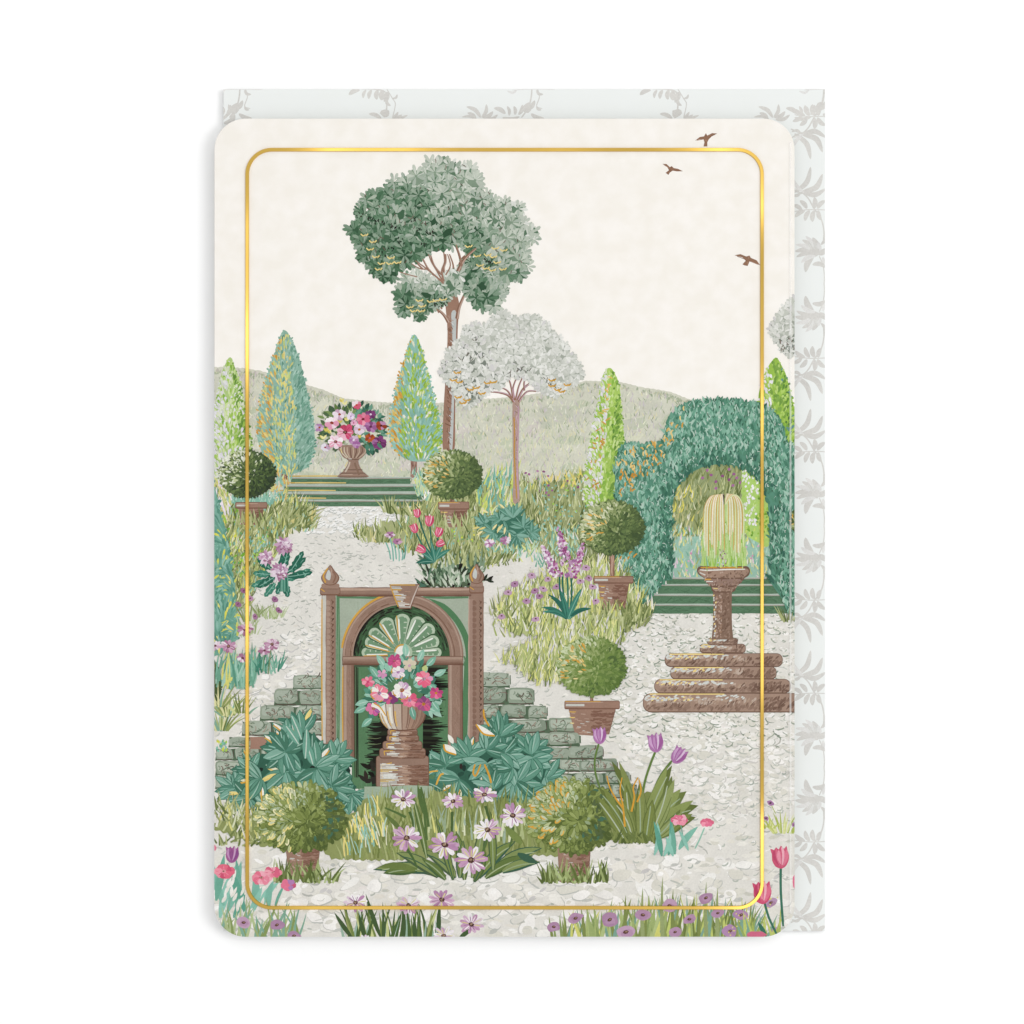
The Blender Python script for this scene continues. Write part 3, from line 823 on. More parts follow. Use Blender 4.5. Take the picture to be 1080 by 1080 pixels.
cypress('slim lime cypress with white and gold strokes on its lit side', [(643.5, 388.5), (648, 394), (652, 404), (655, 422), (657, 445), (658.5, 468), (657, 495), (653, 520), (648, 540), (625, 540), (616, 524), (616.5, 500), (621, 472), (626, 446), (631, 420), (635, 400), (639, 391)], 'b0d268', lime_side, 900, (4, 7), (1.6, 2.6))
limem = PARTS[-1]
for i in range(34):
    t = R.random(); y = 395 + 120 * t; x = 640 - 17 * t + U(-5, 7) * (.4 + t)
    line(limem, curve(x, y, U(-60, 60), U(3, 6.5), U(-120, 120), 4), U(1, 1.7), 'e6c06a' if t < .35 else pick(pal('cf9a44 d8a650')), sm=1)
cypress('bright lime cypress behind the hedge arch at the card edge', [(818, 377.5), (823, 384), (828, 394), (832, 407), (836, 425), (840, 445), (842, 480), (800, 470), (799, 440), (800, 420), (804, 402), (810, 388)], 'a5cc58', lime_deep, 620, (4, 7), (1.8, 2.8))

HD = pal('4d8d70 438064 579878'); HM = pal('64a588 6dad90 5c9d80'); HL = pal('82bc9f 94c9ae 76b496 aed3bd'); HG = pal('e0b463 ecd08a d9a24a')
hin = [(811, 612), (812, 585), (811.5, 555), (810, 532), (806, 517), (799, 505), (790, 497), (779, 492), (766, 489.5), (753, 490), (740, 493), (728, 499), (719, 507), (712, 518), (709, 533), (709, 555), (710, 580), (709, 612)]
view = P('printed_arch_view', 'meadow and pale shrubs seen through the hedge arch')
view.add([(700, 480), (820, 480), (820, 612), (700, 612)], 'a3ae7e')
grass(view, [(706, 492), (790, 488), (790, 560), (706, 575)], 420, OL + pal('8f9b62 7c8a52 b9c086'), (9, 15), (1.2, 2), -8, 25)
rect(view, 702, 566, 820, 612, '9fcbb4', 1.5)
for x, y in sorted(inside([(706, 555), (818, 565), (818, 612), (706, 612)], 420), key=lambda t: t[1]): blade(view, x, y, 90 + U(-28, 28), U(5, 9), U(1.2, 2), pick(TEALG + TEALG + LIMEY + pal('dcdcb8 9fb58e e6c8dc')), U(-30, 30))
for x, y in inside([(708, 520), (740, 515), (740, 570), (708, 580)], 70): blade(view, x, y, 90 + U(-26, 26), U(5, 10), U(1.1, 1.8), pick(pal('e6dc6a d9d39a dfe0b8 e9e8d4 c9c48a b9c086 9fb07a')), U(-30, 30))
for x, y in inside([(706, 500), (726, 495), (720, 540), (708, 550)], 26): blade(view, x, y, 60 + U(-20, 40), U(8, 12), 1.4, pick(pal('e6dc6a dcd078')), 20)
for x, y in ((741, 504), (750, 501), (755, 508), (762, 502), (769, 506), (774, 500), (777, 504), (741, 504), (755, 515), (773, 512), (781, 509), (769, 495), (746, 496), (783, 496)): dab(view, x, y, U(0, 90), 4, 3, pick(pal('a85ca2 b570ae 9a5090')))
for x, y in inside([(712, 575), (806, 575), (806, 605), (712, 605)], 22): dab(view, x, y, 0, 2.5, 2, pick(pal('e0a8d0 d98cc0 eec8e0')))
sh = Part('shrub', view, 'white and lime shrub')
sh.add(jag(smooth([(784, 488), (800, 495), (809, 515), (812, 545), (811, 575), (800, 572), (786, 562), (783, 540), (782, 510)], True, 4), 1.2, 2.5), 'b6d878')
for x, y in inside([(783, 490), (800, 495), (810, 520), (811, 568), (800, 570), (786, 560)], 190): dab(sh, x, y, U(60, 120), U(2.5, 4.5), U(1.8, 2.6), pick(pal('eeeaf0 f6f3f6 e6e8dc eeeaf0 cfe39c b0d468')) if x < 799 - (y - 530) * .08 and y < 556 else pick(pal('9cc850 86b646 b6d86c 78a842 cfe076')))
steps_r = P('printed_steps', 'dark green steps under the hedge arch')
def steps(p, rows):
    for (x0, x1, yt, y0, y1) in rows:
        rect(p, x0, yt, x1, y1, '5c8762', .3)
        for i in range(int((x1 - x0) * .7)):
            x = U(x0 + 2, x1 - 9); line(p, [(x, U(y0 + 1, y1 - 1)), (x + U(4, 8), U(y0 + 1, y1 - 1))], U(.8, 1.4), pick(pal('567f5b 648f6a 4f7856 5f8b66')), sm=1)
        rect(p, x0 - 1, yt - .2, x1 + 1, y0 - .5, 'bcc9bb', .25)
        line(p, [(x0 - 1, y0 - .4), ((x0 + x1) / 2, y0), (x1 + 1, y0 - .4)], .7, 'a9958c', sm=1)
steps(steps_r, [(703, 815, 608.8, 610.8, 616), (694, 823, 616, 618, 626.5), (686, 832, 626.5, 628.6, 637), (681, 840, 637, 639, 647)])
steps_l = P('printed_steps', 'dark green steps with gold edges below the flower urn')
steps(steps_l, [(307, 433, 503, 505, 510.5), (300, 441, 510.5, 513.5, 518.5), (293, 447, 518.5, 521.5, 527), (286, 456, 527, 529, 534)])
for x0, x1, y in ((305, 370, 502.2), (299, 365, 509.3), (291, 354, 517.3), (283, 344, 525.4)):
    line(steps_l, [(x0, y), ((x0 + x1) / 2, y - .2), (x1, y)], 1.5, 'e3c87e', sm=1)
    line(steps_l, [(x0, y), (x0 + 12, y)], 1.6, 'd9b055', sm=1)

hedge = P('printed_hedge', 'blue green clipped hedge forming an arch')
hout = [(842, 470), (836, 469.5), (828, 465), (826, 452), (820, 440), (811, 431), (800, 426), (780, 423), (757, 421.5), (738, 423), (723, 426.5), (712, 433), (705, 442), (701.5, 455), (700, 467), (688, 468.5), (668, 468), (658, 470), (651.5, 477), (649, 490), (648.5, 530), (649, 600), (655, 640), (676, 640), (684, 634), (690, 626), (697, 618), (703, 612)]
hfull = hout + hin[::-1] + [(820, 616), (826, 630), (830, 645), (842, 650)]
hedge.add(hfull[:len(hout)] + hin[::-1] + [(818, 622), (825, 632), (832, 646), (842, 648)], '5b9c80')
edge = [q for q in hout[:-9]]
for i in range(len(edge) - 1):
    (ax, ay), (bx, by) = edge[i], edge[i + 1]
    for k in range(int(math.hypot(bx - ax, by - ay) / 2.2) + 1):
        t = R.random(); dab(hedge, ax + (bx - ax) * t, ay + (by - ay) * t, U(60, 120), U(5, 7.5), U(2.6, 3.4), pick(HD + HM))
hpoly = hfull
for x, y in sorted(inside(hpoly, 2900), key=lambda t: t[1]):
    din = min(math.hypot(x - a, y - b) for a, b in hin)
    dk = max(0, 1 - din / 26) * .8 + (x > 800 and y < 490) * .25 + U(-.25, .25)
    c = pick(HD + pal('3c7360 36705a')) if dk > .45 else pick(HM + HL + HD) if R.random() < .8 else pick(HL)
    leaf(hedge, x, y + 3, 90 + U(-32, 32), U(6, 9.5), U(2.2, 3.4), c, U(-40, 40), 3)
    if R.random() < .34: line(hedge, curve(x, y, 90 + U(-40, 40), U(3, 5), U(-70, 70), 3), .75, pick(pal('b9d4c4 a5c9b8 cfdccf 93bfae')), sm=1)
    if R.random() < .22: dab(hedge, x + U(-2, 2), y + U(-2, 2), U(60, 120), 4, 1.4, pick(pal('3f6f55 4a7a5a 376852')))
for x, y in list(inside([(650, 475), (700, 468), (702, 440), (722, 428), (722, 450), (690, 500), (655, 530)], 85)) + [(654 + i * 4, 590 + (i % 2) * 3) for i in range(3)] + [(664, 585), (668, 588)]:
    line(hedge, curve(x, y, U(60, 120), U(3.5, 6), U(-80, 80), 3), 1.6, pick(HG if y < 500 else pal('d9a24a cf9338 e0b463')), sm=1)

# ------------------------------------------------ side meadows
side = P('printed_grass', 'mixed tall grass on the left bank')
grass(side, [(224, 512), (250, 520), (300, 522), (322, 530), (332, 545), (334, 556), (305, 562), (290, 585), (272, 612), (262, 640), (224, 650)], 1300, MIX, (7, 15), (1.1, 2.1), -12, 26, 'a9b07c')
rect(side, 244, 524, 288, 531, '86c3ab', 1)
for i in range(70): blade(side, U(240, 292), U(522, 534), 90 + U(-30, 30), U(5, 9), 1.6, pick(TEALG))
for x, y in inside([(226, 525), (250, 535), (262, 600), (240, 620), (228, 560)], 90): dab(side, x, y, U(40, 140), U(3, 5), 1.8, pick(pal('9ccb4c 7fb83f 74b8a0 d9dc5c b8d66a 6fae6a')))
for x, y in inside([(262, 545), (290, 560), (285, 590), (265, 600)], 50): dab(side, x, y, U(40, 140), U(2.5, 4), 1.7, pick(pal('74c0b0 a8d25c 6fae6a 8fcab8')))
for x, y in inside([(228, 505), (245, 525), (240, 560), (228, 540)], 60): blade(side, x, y, 105 + U(-20, 20), U(8, 15), 1.7, pick(pal('e6dc6a dfe09a e9dff0 f0eaf0 d9d39a a6cc5c')), 10)
for x, y in inside([(285, 490), (310, 500), (300, 530), (285, 525)], 60): blade(side, x, y, 90 + U(-25, 25), U(6, 11), 1.5, pick(pal('e6dc8a 9fd0bd cfe3b0 e0b463 8fc9ae')), 0)
for i in range(80): blade(side, U(300, 330), U(540, 558), 55 + U(-30, 45), U(9, 17), U(1.6, 2.6), pick(OL + pal('b9c086 d9cf8a 8f9b62')), U(-20, 30))
blue_low = cypress('blue green cypress cut by the left card edge', [(222, 500), (227, 517), (231, 532), (236, 552), (241, 577), (246, 607), (250, 637), (252, 657), (251, 670), (243, 678), (222, 680)], '70b198', blue_plain, 620, (7, 13), (1.4, 2.4))

mid = P('printed_grass', 'mixed tall grass around the middle topiary pot')
grass(mid, [(430, 545), (455, 520), (500, 508), (540, 500), (575, 510), (572, 560), (560, 580), (545, 592), (512, 598), (470, 592), (440, 585), (400, 572), (376, 566), (372, 556), (400, 550)], 1200, MIX + OL + OL, (7, 14), (1.1, 2), 0, 24, 'b3b987')
for x, y in inside([(500, 505), (545, 495), (545, 540), (505, 545)], 150): blade(mid, x, y, 80 + U(-22, 22), U(9, 17), U(1.4, 2.4), pick(pal('7fc2aa 8fcab6 d9e07c c4d870 e3e6a8 74b8a0 e6e4c8')), U(-20, 20))
for x, y in inside([(434, 498), (450, 505), (455, 530), (440, 525)], 60): blade(mid, x, y, 90 + U(-30, 30), U(6, 12), 1.6, pick(TEALG + pal('d9e08c cfe3b0')), 0)
for x, y in inside([(512, 572), (570, 560), (610, 556), (615, 600), (580, 605), (515, 582)], 240): blade(mid, x, y, 90 + U(-40, 40), U(5, 10), U(1.3, 2), pick(TEALG + TEALG + pal('e3e69a cfe3b0 eceadb')), 0)
for i in range(60): x = U(514, 544); dab(mid, x, 593 - (x - 514) * .25 + U(-3, 3), 62, U(6, 9), 2.2, pick(OL + pal('f0eee6')))
for x, y in inside([(475, 545), (500, 540), (500, 575), (478, 575)], 34): dab(mid, x, y, U(0, 180), 2.6, 1.8, pick(pal('7cc8b4 a8d25c e0dc5c 6fae6a')))
pale = P('printed_tree', 'pale grey umbrella shaped tree on a thin pinkish trunk')
ptk = Part('trunk', pale)
ptk.add(smooth([(540.5, 425), (544, 420), (548, 424), (547.5, 450), (546.8, 480), (547.5, 510), (548, 529), (541, 529), (541.5, 500), (540.8, 470)], True, 3), 'bfa295')
for i in range(46): y = U(425, 526); line(ptk, [(541.5 + U(0, 5), y), (541.5 + U(0, 5.5), y + U(2, 4))], .8, pick(pal('d9c0cf c9a9b9 9a7868 cfa45a d8b0c0')), sm=1)
line(ptk, [(542, 440), (543, 460), (542.4, 475), (543.5, 500), (545, 526)], 1.2, 'c9983e')
line(ptk, [(546.6, 428), (546.4, 460), (545.6, 490), (546.8, 526)], .9, 'cda2c4')
for pts, a, b in (([(542, 424), (536, 417), (526, 414), (513, 413)], 3.2, 1.2), ([(541, 422), (535, 412), (524, 407)], 2.4, 1), ([(543, 422), (541, 410), (545, 398)], 2.6, 1.2), ([(544, 422), (547, 408), (552, 396)], 2.4, 1.2), ([(546, 422), (552, 410), (562, 402), (566, 397)], 3, 1.3), ([(547, 424), (556, 413), (568, 413)], 2.4, 1.2), ([(541, 420), (538, 404), (534, 398)], 2, 1), ([(553, 412), (553, 402), (558, 396)], 2, 1)):
    branch(ptk, pts, a, b, 'a37b66', False)
    taper(ptk, [(x + .8, y - .3) for x, y in pts], a * .3, b * .3, 'd8b9cb')
pcr = Part('crown', pale)
pale_crown(pcr, [(465, 394), (466, 385), (474, 381), (472, 372), (480, 363), (488, 353), (490, 345), (499, 342), (510, 346), (518, 343), (521, 336), (530, 331), (540, 334), (547, 340), (555, 335), (567, 334), (577, 341), (581, 350), (580, 356), (590, 357), (598, 365), (599, 376), (606, 378), (612, 386), (614, 395), (608, 403), (598, 405), (596, 413), (588, 418), (578, 414), (570, 410), (565, 403), (558, 397), (545, 394), (533, 399), (525, 405), (515, 408), (509, 415), (500, 421), (492, 428), (484, 421), (478, 411), (471, 402)], 120, 'd0d3c8', lambda x, y: .55 - (x - 480) / 120 + (y - 370) / 90)
for x, y in ((487, 380), (492, 375), (497, 380), (503, 374), (508, 378), (500, 358), (545, 393), (550, 391), (556, 393), (537, 396), (575, 402), (581, 405), (585, 408), (488, 406), (494, 412), (500, 418)):
    for k in range(3): line(pcr, curve(x + U(-2, 2), y + U(-2, 2), U(40, 140), U(3, 5), 0, 2), .9, pick(pal('6f6a60 7b7a6e 5f6e60 8a8478')), sm=1)
gold_ticks(pcr, [(482, 393), (478, 401), (484, 403), (514, 404), (520, 403), (496, 411), (502, 409), (483, 419), (508, 415), (492, 422), (488, 425), (582, 401), (598, 406), (582, 407), (588, 411), (592, 413)], 'dca94a', 1.5)
for lab, spots in (('grass tuft at the right end of the steps', ((412, 541, 22, 19), (425, 543, 22, 18), (438, 543, 24, 17), (450, 542, 16, 15))), ('small grass tuft on the pebbled path', ((380, 566, 16, 13), (390, 571, 18, 15), (402, 571, 14, 13))), ('grass tuft at the right card edge', ((832, 655, 16, 18),))):
    tuf = P('printed_grass', lab)
    for x, y, n, l in spots: tuft(tuf, x, y, n, l, 30, OL + pal('d9cf8a e6e0b0 b9c086 6d7c48'), (1.4, 2.4), 7)

yel = P('printed_grass', 'yellow green grass around the tall topiary pot')
grass(yel, [(570, 606), (590, 590), (640, 585), (660, 600), (690, 640), (686, 648), (664, 668), (655, 678), (628, 690), (600, 700), (594, 722), (566, 722), (545, 708), (526, 696), (540, 684), (570, 672), (540, 670), (524, 660), (518, 645), (528, 625), (548, 615)], 1500, OL[:4] + LIMEY + LIMEY + pal('e6e3ea dcd8e2 cfd79a 7c8a52'), (8, 15), (1.1, 2), -4, 24, 'bfc88a')
for x, y in inside([(660, 640), (686, 642), (680, 658), (655, 668), (650, 650)], 90): blade(yel, x, y + 3, 80 + U(-30, 30), U(10, 18), U(1.6, 2.6), pick(OL), U(-30, 20))
for i in range(36): x, y = U(516, 556), U(640, 672); blade(yel, x, y, 90 + U(-30, 40), U(8, 16), 2, pick(OL[:3] + LIMEY), U(-20, 20))
lspot = [(561, 607), (578, 611), (543, 616), (536, 625), (564, 623), (569, 629), (555, 634), (529, 650), (565, 653), (573, 621), (587, 619), (612, 613), (621, 610), (625, 619), (628, 634), (598, 642), (618, 599)]
for x, y in lspot:
    line(yel, [(x, y), (x + U(-1, 2), y + 10)], .9, '8f9b62', sm=1)
    blob(yel, x, y, 4.3, 3, pick(pal('c090bc b883b4 cba0c6')), 9, .22, U(-20, 20))
    dab(yel, x, y - .5, U(-20, 20), 2.6, 1.6, '6e3f52')
meadow_dots = [(600, 640), (560, 660)]

# ------------------------------------------------ topiaries in pots
GRN = OL + pal('b9c086 c9cf9c')
def topiary(label, cx, cy, rx, ry, pal_, n, L, W, potargs=None, stem=None, gold=0, potfirst=True, **kw):
    p = P('printed_topiary', label)
    if stem:
        s = Part('stem', p)
        rect(s, stem[0], stem[1], stem[2], stem[3], 'a57f6c', .3)
        for i in range(8): line(s, [(U(stem[0], stem[2]), stem[1] + U(0, 6)), (U(stem[0], stem[2]), stem[3] - U(0, 6))], .8, pick(pal('c9a692 8a6452')), sm=1)
    if potargs:
        q = Part('pot', p)
        pot(q, *potargs)
    topiary_crown(p, cx, cy, rx, ry, n=n, L=L, W=W, gold=GOLD, ngold=gold, **pal_, **kw)
    return p
TDK = dict(dark=pal('3f5037 4c5d38 36472f'), mid=pal('5b6f44 6f8450 53683f'), light=pal('8fa068 dfe3cc 7d9058 c8d1a2'), pale=pal('e6e9d6 d7dcb6 eef0e2 a6b37c'))
t1 = topiary('dark ball topiary with white flecked leaves crossed by the foil frame', 260.5, 500, 30.5, 25, TDK, 760, 6, 2.3, (265, 536, 26, 22, 17, 6.5, 34, 0), gold=0)
for i in range(46): blade(t1, U(244, 284), U(548, 560), 90 + U(-25, 25), U(10, 17), U(1.6, 2.4), pick(GRN), U(-20, 20))
t2 = topiary('dark green ball topiary with golden lit side beside the trunk', 477, 500.5, 31.5, 26, TD, 800, 6, 2.4, (478.5, 537, 29, 26, 18, 8, 33, 3), stem=(475, 524, 479, 531), gold=34)
for i in range(50): blade(t2, U(455, 500), U(552, 562), 90 + U(-25, 25), U(10, 18), U(1.6, 2.4), pick(GRN), U(-20, 20))
t3 = topiary('olive ball topiary on a bare stem in a tall terracotta pot', 645.5, 556.5, 34.5, 28.5, TD, 900, 6, 2.6, (647, 615, 33, 24, 28, 7.5, 42, 3), stem=(643.2, 580, 648, 609), gold=26)
for i in range(60): blade(t3, U(622, 682), U(642, 655), 90 + U(-30, 30), U(8, 16), U(1.6, 2.5), pick(GRN + LIMEY[:2]), U(-20, 20))
topiary('olive sprig at the right card edge', 838, 549, 5, 11, TD, 30, 4, 2, gold=4)
topiary('dark topiary edge cut by the left card edge', 217, 722, 17, 31, TD, 200, 5.5, 2.6)

# ------------------------------------------------ flower urn on the steps
GOL2 = pal('e3c87e d9b055')
urn = P('printed_flower_urn', 'stone urn with mixed pink and purple flowers above the steps')
bowl = Part('urn', urn)
bowl.add(smooth([(357.5, 470), (388, 470), (387, 476), (382.5, 482), (379, 484.5), (378, 487), (379.5, 492), (383, 497.5), (386, 500), (387.2, 503.5), (357.5, 503.5), (358.5, 500), (362, 497), (366, 491), (367.5, 487), (366.5, 484.5), (362, 482), (358.5, 476)], True, 3), 'a58877')
for i in range(9):
    x = 360 + i * 3.1; line(bowl, [(x, 471.5), (x + .3, 477), (372 + (x - 372) * .5, 483)], 1.1, pick(pal('c9b29c d8cbb4 b59a86')) if i % 2 == 0 or i < 3 else '7d6152')
for y, w in ((484.6, 12), (495.5, 20), (499, 26), (503, 29)): line(bowl, [(372.3 - w / 2, y), (372.3 + w / 2, y)], 1, '6f5547', sm=1)
line(bowl, [(367.5, 484), (371, 484)], 1.2, 'ddd6cc', sm=1); line(bowl, [(369, 487), (367.5, 492), (364, 498)], 1.6, 'd3c3b2'); line(bowl, [(366.5, 487), (364, 492)], 1.2, 'e6d08a', sm=1)
line(bowl, [(374, 488), (376, 494), (379, 501)], 2, '937663'); line(bowl, [(360, 500.5), (372, 500.5)], 1, 'c3aa98', sm=1); line(bowl, [(359, 473), (361, 478)], 1.4, 'e3d08e', sm=1)
fo = urn
for i in range(210):
    a = U(0, 360); r = math.sqrt(R.random())
    x, y = 371 + 33 * r * math.cos(math.radians(a)), 452 + 24 * r * math.sin(math.radians(a))
    if y > 470 and abs(x - 372) < 12: continue
    leaf(fo, x, y, math.degrees(math.atan2(-(y - 460), x - 371)) + U(-40, 40), U(6, 9), U(2.8, 4.2), pick(pal('6f8a4f 57764a 86a062 4a6a48 3f5f48') if x < 375 else pal('4f8f74 3f7a62 6fa98c 57764a 33604c')), U(-20, 20))
for x, y in ((364, 427), (361, 424), (345, 455), (341, 463), (348, 457), (359, 446), (366, 444), (380, 462)):
    for k in range(3): leaf(fo, x, y, U(40, 150), U(4, 6), 2.4, pick(pal('e9dd84 dccb62 f0e8a8')))
def fl(parent, x, y, r, n, pl, cen, lab=None, **kw):
    b = Part('blossom', parent, lab)
    daisy(b, x, y, r, n, pl, cen, **kw)
    return b
for x, y, r, pl, cen in ((337, 451, 5, 'c9a2cc b58abf dcc0dc', 'b5522e'), (376, 427, 5, 'd9607c f0e0e4 e08a9c', 'c8502e'), (358, 437, 6.5, 'e6c6dc f2e2ee d8a8cc', 'a8482e'), (350, 446, 7.5, 'e9a4bc f5dce6 f9f0f2', 'a23a2e'), (370, 439, 4, 'd9c3e2 e8dcf0', 'b58abf'), (373, 446, 3.5, 'e9b4cc d9a0c0', 'c8507c'),
                         (391, 437, 5, '8d3a8a a35aa2 742e74', 'e0d0e4'), (383, 442, 7, 'e06a8c f0a0b4 e58aa2 f5e0e6', '8a2e3a'), (391, 450, 6.5, 'a65aa6 934a94 c07cbe', '6f2e5a'), (402, 449, 5.5, 'b8502e a0442c c98abf', '5a2a2a'), (379, 453, 6, 'dcb8d8 ecd8e8', 'c86a2e'),
                         (364, 456, 9, 'd9547a e27a94 c84868 f0bccb', '7a2a30'), (354, 466, 7.5, 'eba9bf f6dfe8 f9f2f4', 'a83e5a'), (373, 464, 5, 'b574b8 c890c8 e0c0e0', 'efe6f2'), (376, 469, 4, 'a864ae c890c8', 'c8a0d0'), (390, 462, 5, 'c4602e a84a2a', 'c0509a'), (400, 467, 8, '8f3a8c a85aa6 752c72 b06cb0', '2a1a24'), (343, 472, 4.5, 'e9e3ee d0a8cc', 'a83e5a')):
    fl(urn, x, y, r * 1.12, 7, pal(pl), cen, rot=U(0, 50), fat=.66)
for i in range(14): leaf(fo, U(386, 400), U(466, 476), U(-120, -40), U(5, 8), 3.6, pick(pal('3f7a62 4f8f74 2f5f4a')))

# ------------------------------------------------ fountain
fount = P('printed_fountain', 'brown stone fountain with a bowl, column and four stacked round slabs')
FB, FD, FL, FG, FY = 'b09482', '7a5d50', 'cbb3a2', 'dcded8', 'f2d88e'
def stone_bar(p, x0, y0, x1, y1, r=None, n=None, gold=.5):
    r = r or (y1 - y0) * .5
    p.add(rounded(x0, y0, x1, y1, r - .1, 6), '7d6152')
    p.add(rounded(x0 + .6, y0 + .6, x1 - .6, y1 - 1.2, max(r - .8, .8), 6), FB)
    w = x1 - x0; h = y1 - y0
    for i in range(n or int(w * h / 13)):
        x = U(x0 + r * .5, x1 - r * .4); t = (x - x0) / w; y = U(y0 + h * .25, y1 - h * .14)
        c = pick(pal('9a7e6e 8f7464 a18675')) if y > y0 + h * .55 or t > .7 else pick(pal('bea48f c6af9e b49884 ccb8a8'))
        if t > .72: c = pick(pal('826658 8c7162 977b6b'))
        dab(p, x, y, U(25, 70), U(3.5, 7), U(1.5, 2.8), c)
    for i in range(int(w * .2)):
        x = x0 + r * .4 + (w * .95 - r) * R.random(); line(p, curve(x, y0 + h * U(.4, .85), U(20, 80), U(3, 6), U(-50, 50), 3), U(.7, 1.2), pick(pal('7a5f52 836858 6f5548')), sm=1)
    for i in range(int(w * .42)):
        x = x0 + r * .4 + (w * .6) * R.random() ** 1.6
        dab(p, x, y0 + h * U(.12, .38), U(-20, 50), U(3, 6), U(1.2, 2.2), FG if R.random() < .75 else FL)
    line(p, [(x0 + r * .8, y0 + 1), (x0 + w * gold * .5, y0 + .9), (x0 + w * gold, y0 + 1.1)], min(1.5, h * .12), FY, sm=1)
    for i in range(int(w * .09)): dab(p, x0 + r * .5 + w * .3 * R.random(), y0 + h * U(.18, .4), U(0, 60), 3.2, 1.3, FY)
def fpart(n): return Part(n, fount)
b4 = fpart('slab'); stone_bar(b4, 678, 731, 850, 751.5, 9)
b3 = fpart('slab'); stone_bar(b3, 690, 716, 834, 731.5, 7)
b2 = fpart('slab'); stone_bar(b2, 707, 703, 819, 716.5, 5.5)
b1 = fpart('slab'); stone_bar(b1, 701, 689, 825.5, 703.5, 6.5)
colm = fpart('column')
stone_bar(colm, 738, 679, 786.5, 689, 4, gold=.35); stone_bar(colm, 746, 673, 778, 680.5, 3, gold=.4)
colm.add([(752, 622), (772, 622), (771.6, 640), (772, 660), (773.4, 674.5), (750.6, 674.5), (752, 660), (752.4, 640)], '8f7463')
for i in range(170):
    y = U(625, 672); x = U(754.5, 769.5); t = (x - 752) / 20
    dab(colm, x, y, U(30, 110), U(2, 4), U(1, 1.8), pick(pal('b99c8a a5856f c4ab9c')) if t < .45 else pick(pal('967a69 866a5a 7a5f50 a58a78')))
for i in range(18): dab(colm, U(752.5, 755), 628 + i * 2.5, U(50, 100), 2.6, 1.4, FG if i % 3 else FY)
fb = fpart('bowl')
fb.add(smooth([(735, 601), (737.5, 597.5), (745, 597), (763, 597.4), (782, 597), (788.5, 597.5), (791, 601.5), (789.5, 607), (784, 610.5), (782, 614.5), (776.5, 618.5), (773, 624.5), (753, 624.5), (750, 619), (745.5, 615), (743, 610), (737, 606)], True, 3), '7d6152')
fb.add(smooth([(736.5, 601.5), (745, 599), (763, 599), (782, 599), (789.5, 601), (787.5, 606), (780, 609), (746, 609), (738.5, 605.5)], True, 3), 'ae917e')
fb.add(smooth([(745, 611), (763, 611), (782, 611), (778, 616.5), (763, 617.5), (748, 616)], True, 3), 'a3877a')
fb.add([(752, 619.5), (774.5, 619.5), (772.5, 623.5), (754, 623.5)], 'a98d7b')
for i in range(150):
    y = U(600, 623); hw = 26 - max(0, y - 607) * 1.05
    x = 763 + U(-hw, hw); dab(fb, x, y, U(20, 110), U(2, 3.6), U(1, 1.6), pick(pal('b99c8a c4ab9c a98a77 866757')) if x < 762 else pick(pal('8d7262 7d6152 9a7e6c b09482')))
line(fb, [(739, 598.6), (760, 598.4), (784, 598.8)], 1.8, 'd09c3e', sm=1); line(fb, [(738, 601), (745, 601.6), (768, 600.6), (786, 600.4)], 1.2, 'eceae2', sm=1)
line(fb, [(743.5, 611), (750, 611)], 1.7, 'd9a64a', sm=1); line(fb, [(745, 613.2), (752, 613.4)], 1.3, 'e6e6de', sm=1); line(fb, [(738, 604), (744, 606.5)], 1.6, 'dcd8d0', sm=1); line(fb, [(752.5, 620.5), (757, 620.8)], 1.2, FY, sm=1)
wat = fpart('water')
wat.add(jag(smooth([(741, 552), (744, 532), (757, 522), (764, 526), (771, 521), (782, 530), (785, 552), (787, 590), (784, 597), (742, 597), (740, 590)], True, 4), .8, 3), 'bcd88c')
for i in range(120): x = U(741, 786); y = U(535, 590); line(wat, [(x, y), (x + U(-1, 1), y + U(6, 14))], U(.8, 1.5), pick(pal('a6cc66 cfe3a0 94c053 e3ecc8 c9dfa0')), sm=1)
for i in range(30): x = U(742, 787); blade(wat, x, 597, 90 + U(-14, 14), U(5, 12), 1.4, pick(pal('a9d25c c4e07c 94bf58 8fc9ae')))
for k in range(30):
    left = k < 17
    xe = 742 + k * 1.35 if left else 767 + (k - 17) * 1.45
    ap = 520.5 if left else 520; yb = 583 - abs(xe - (752 if left else 776)) * .3 + U(-22, 7)
    xs = 763.5 if left else 765
    q = [(xs, 532), (xs + (xe - xs) * .3, ap + 4), (xs + (xe - xs) * .6, ap + .5 + 2 * abs(xe - xs) / 22), (xs + (xe - xs) * .88, ap + 5 + 5 * abs(xe - xs) / 22), (xe, ap + 22), (xe + U(-.6, .6), yb)]
    line(wat, q, U(.8, 1.3), ('dcb878', 'f2ead6', 'e6cf9c', 'f4efdf', 'd8ae66', 'dfe8b4')[k % 6], sm=4)
for i in range(26): dab(wat, 762 + U(-3, 3) * (1 + i / 26), 580 + i * .75, U(0, 180), 2.2, 1.4, pick(pal('a78f8a 8c7570 d9cfcc c4b2b0')))

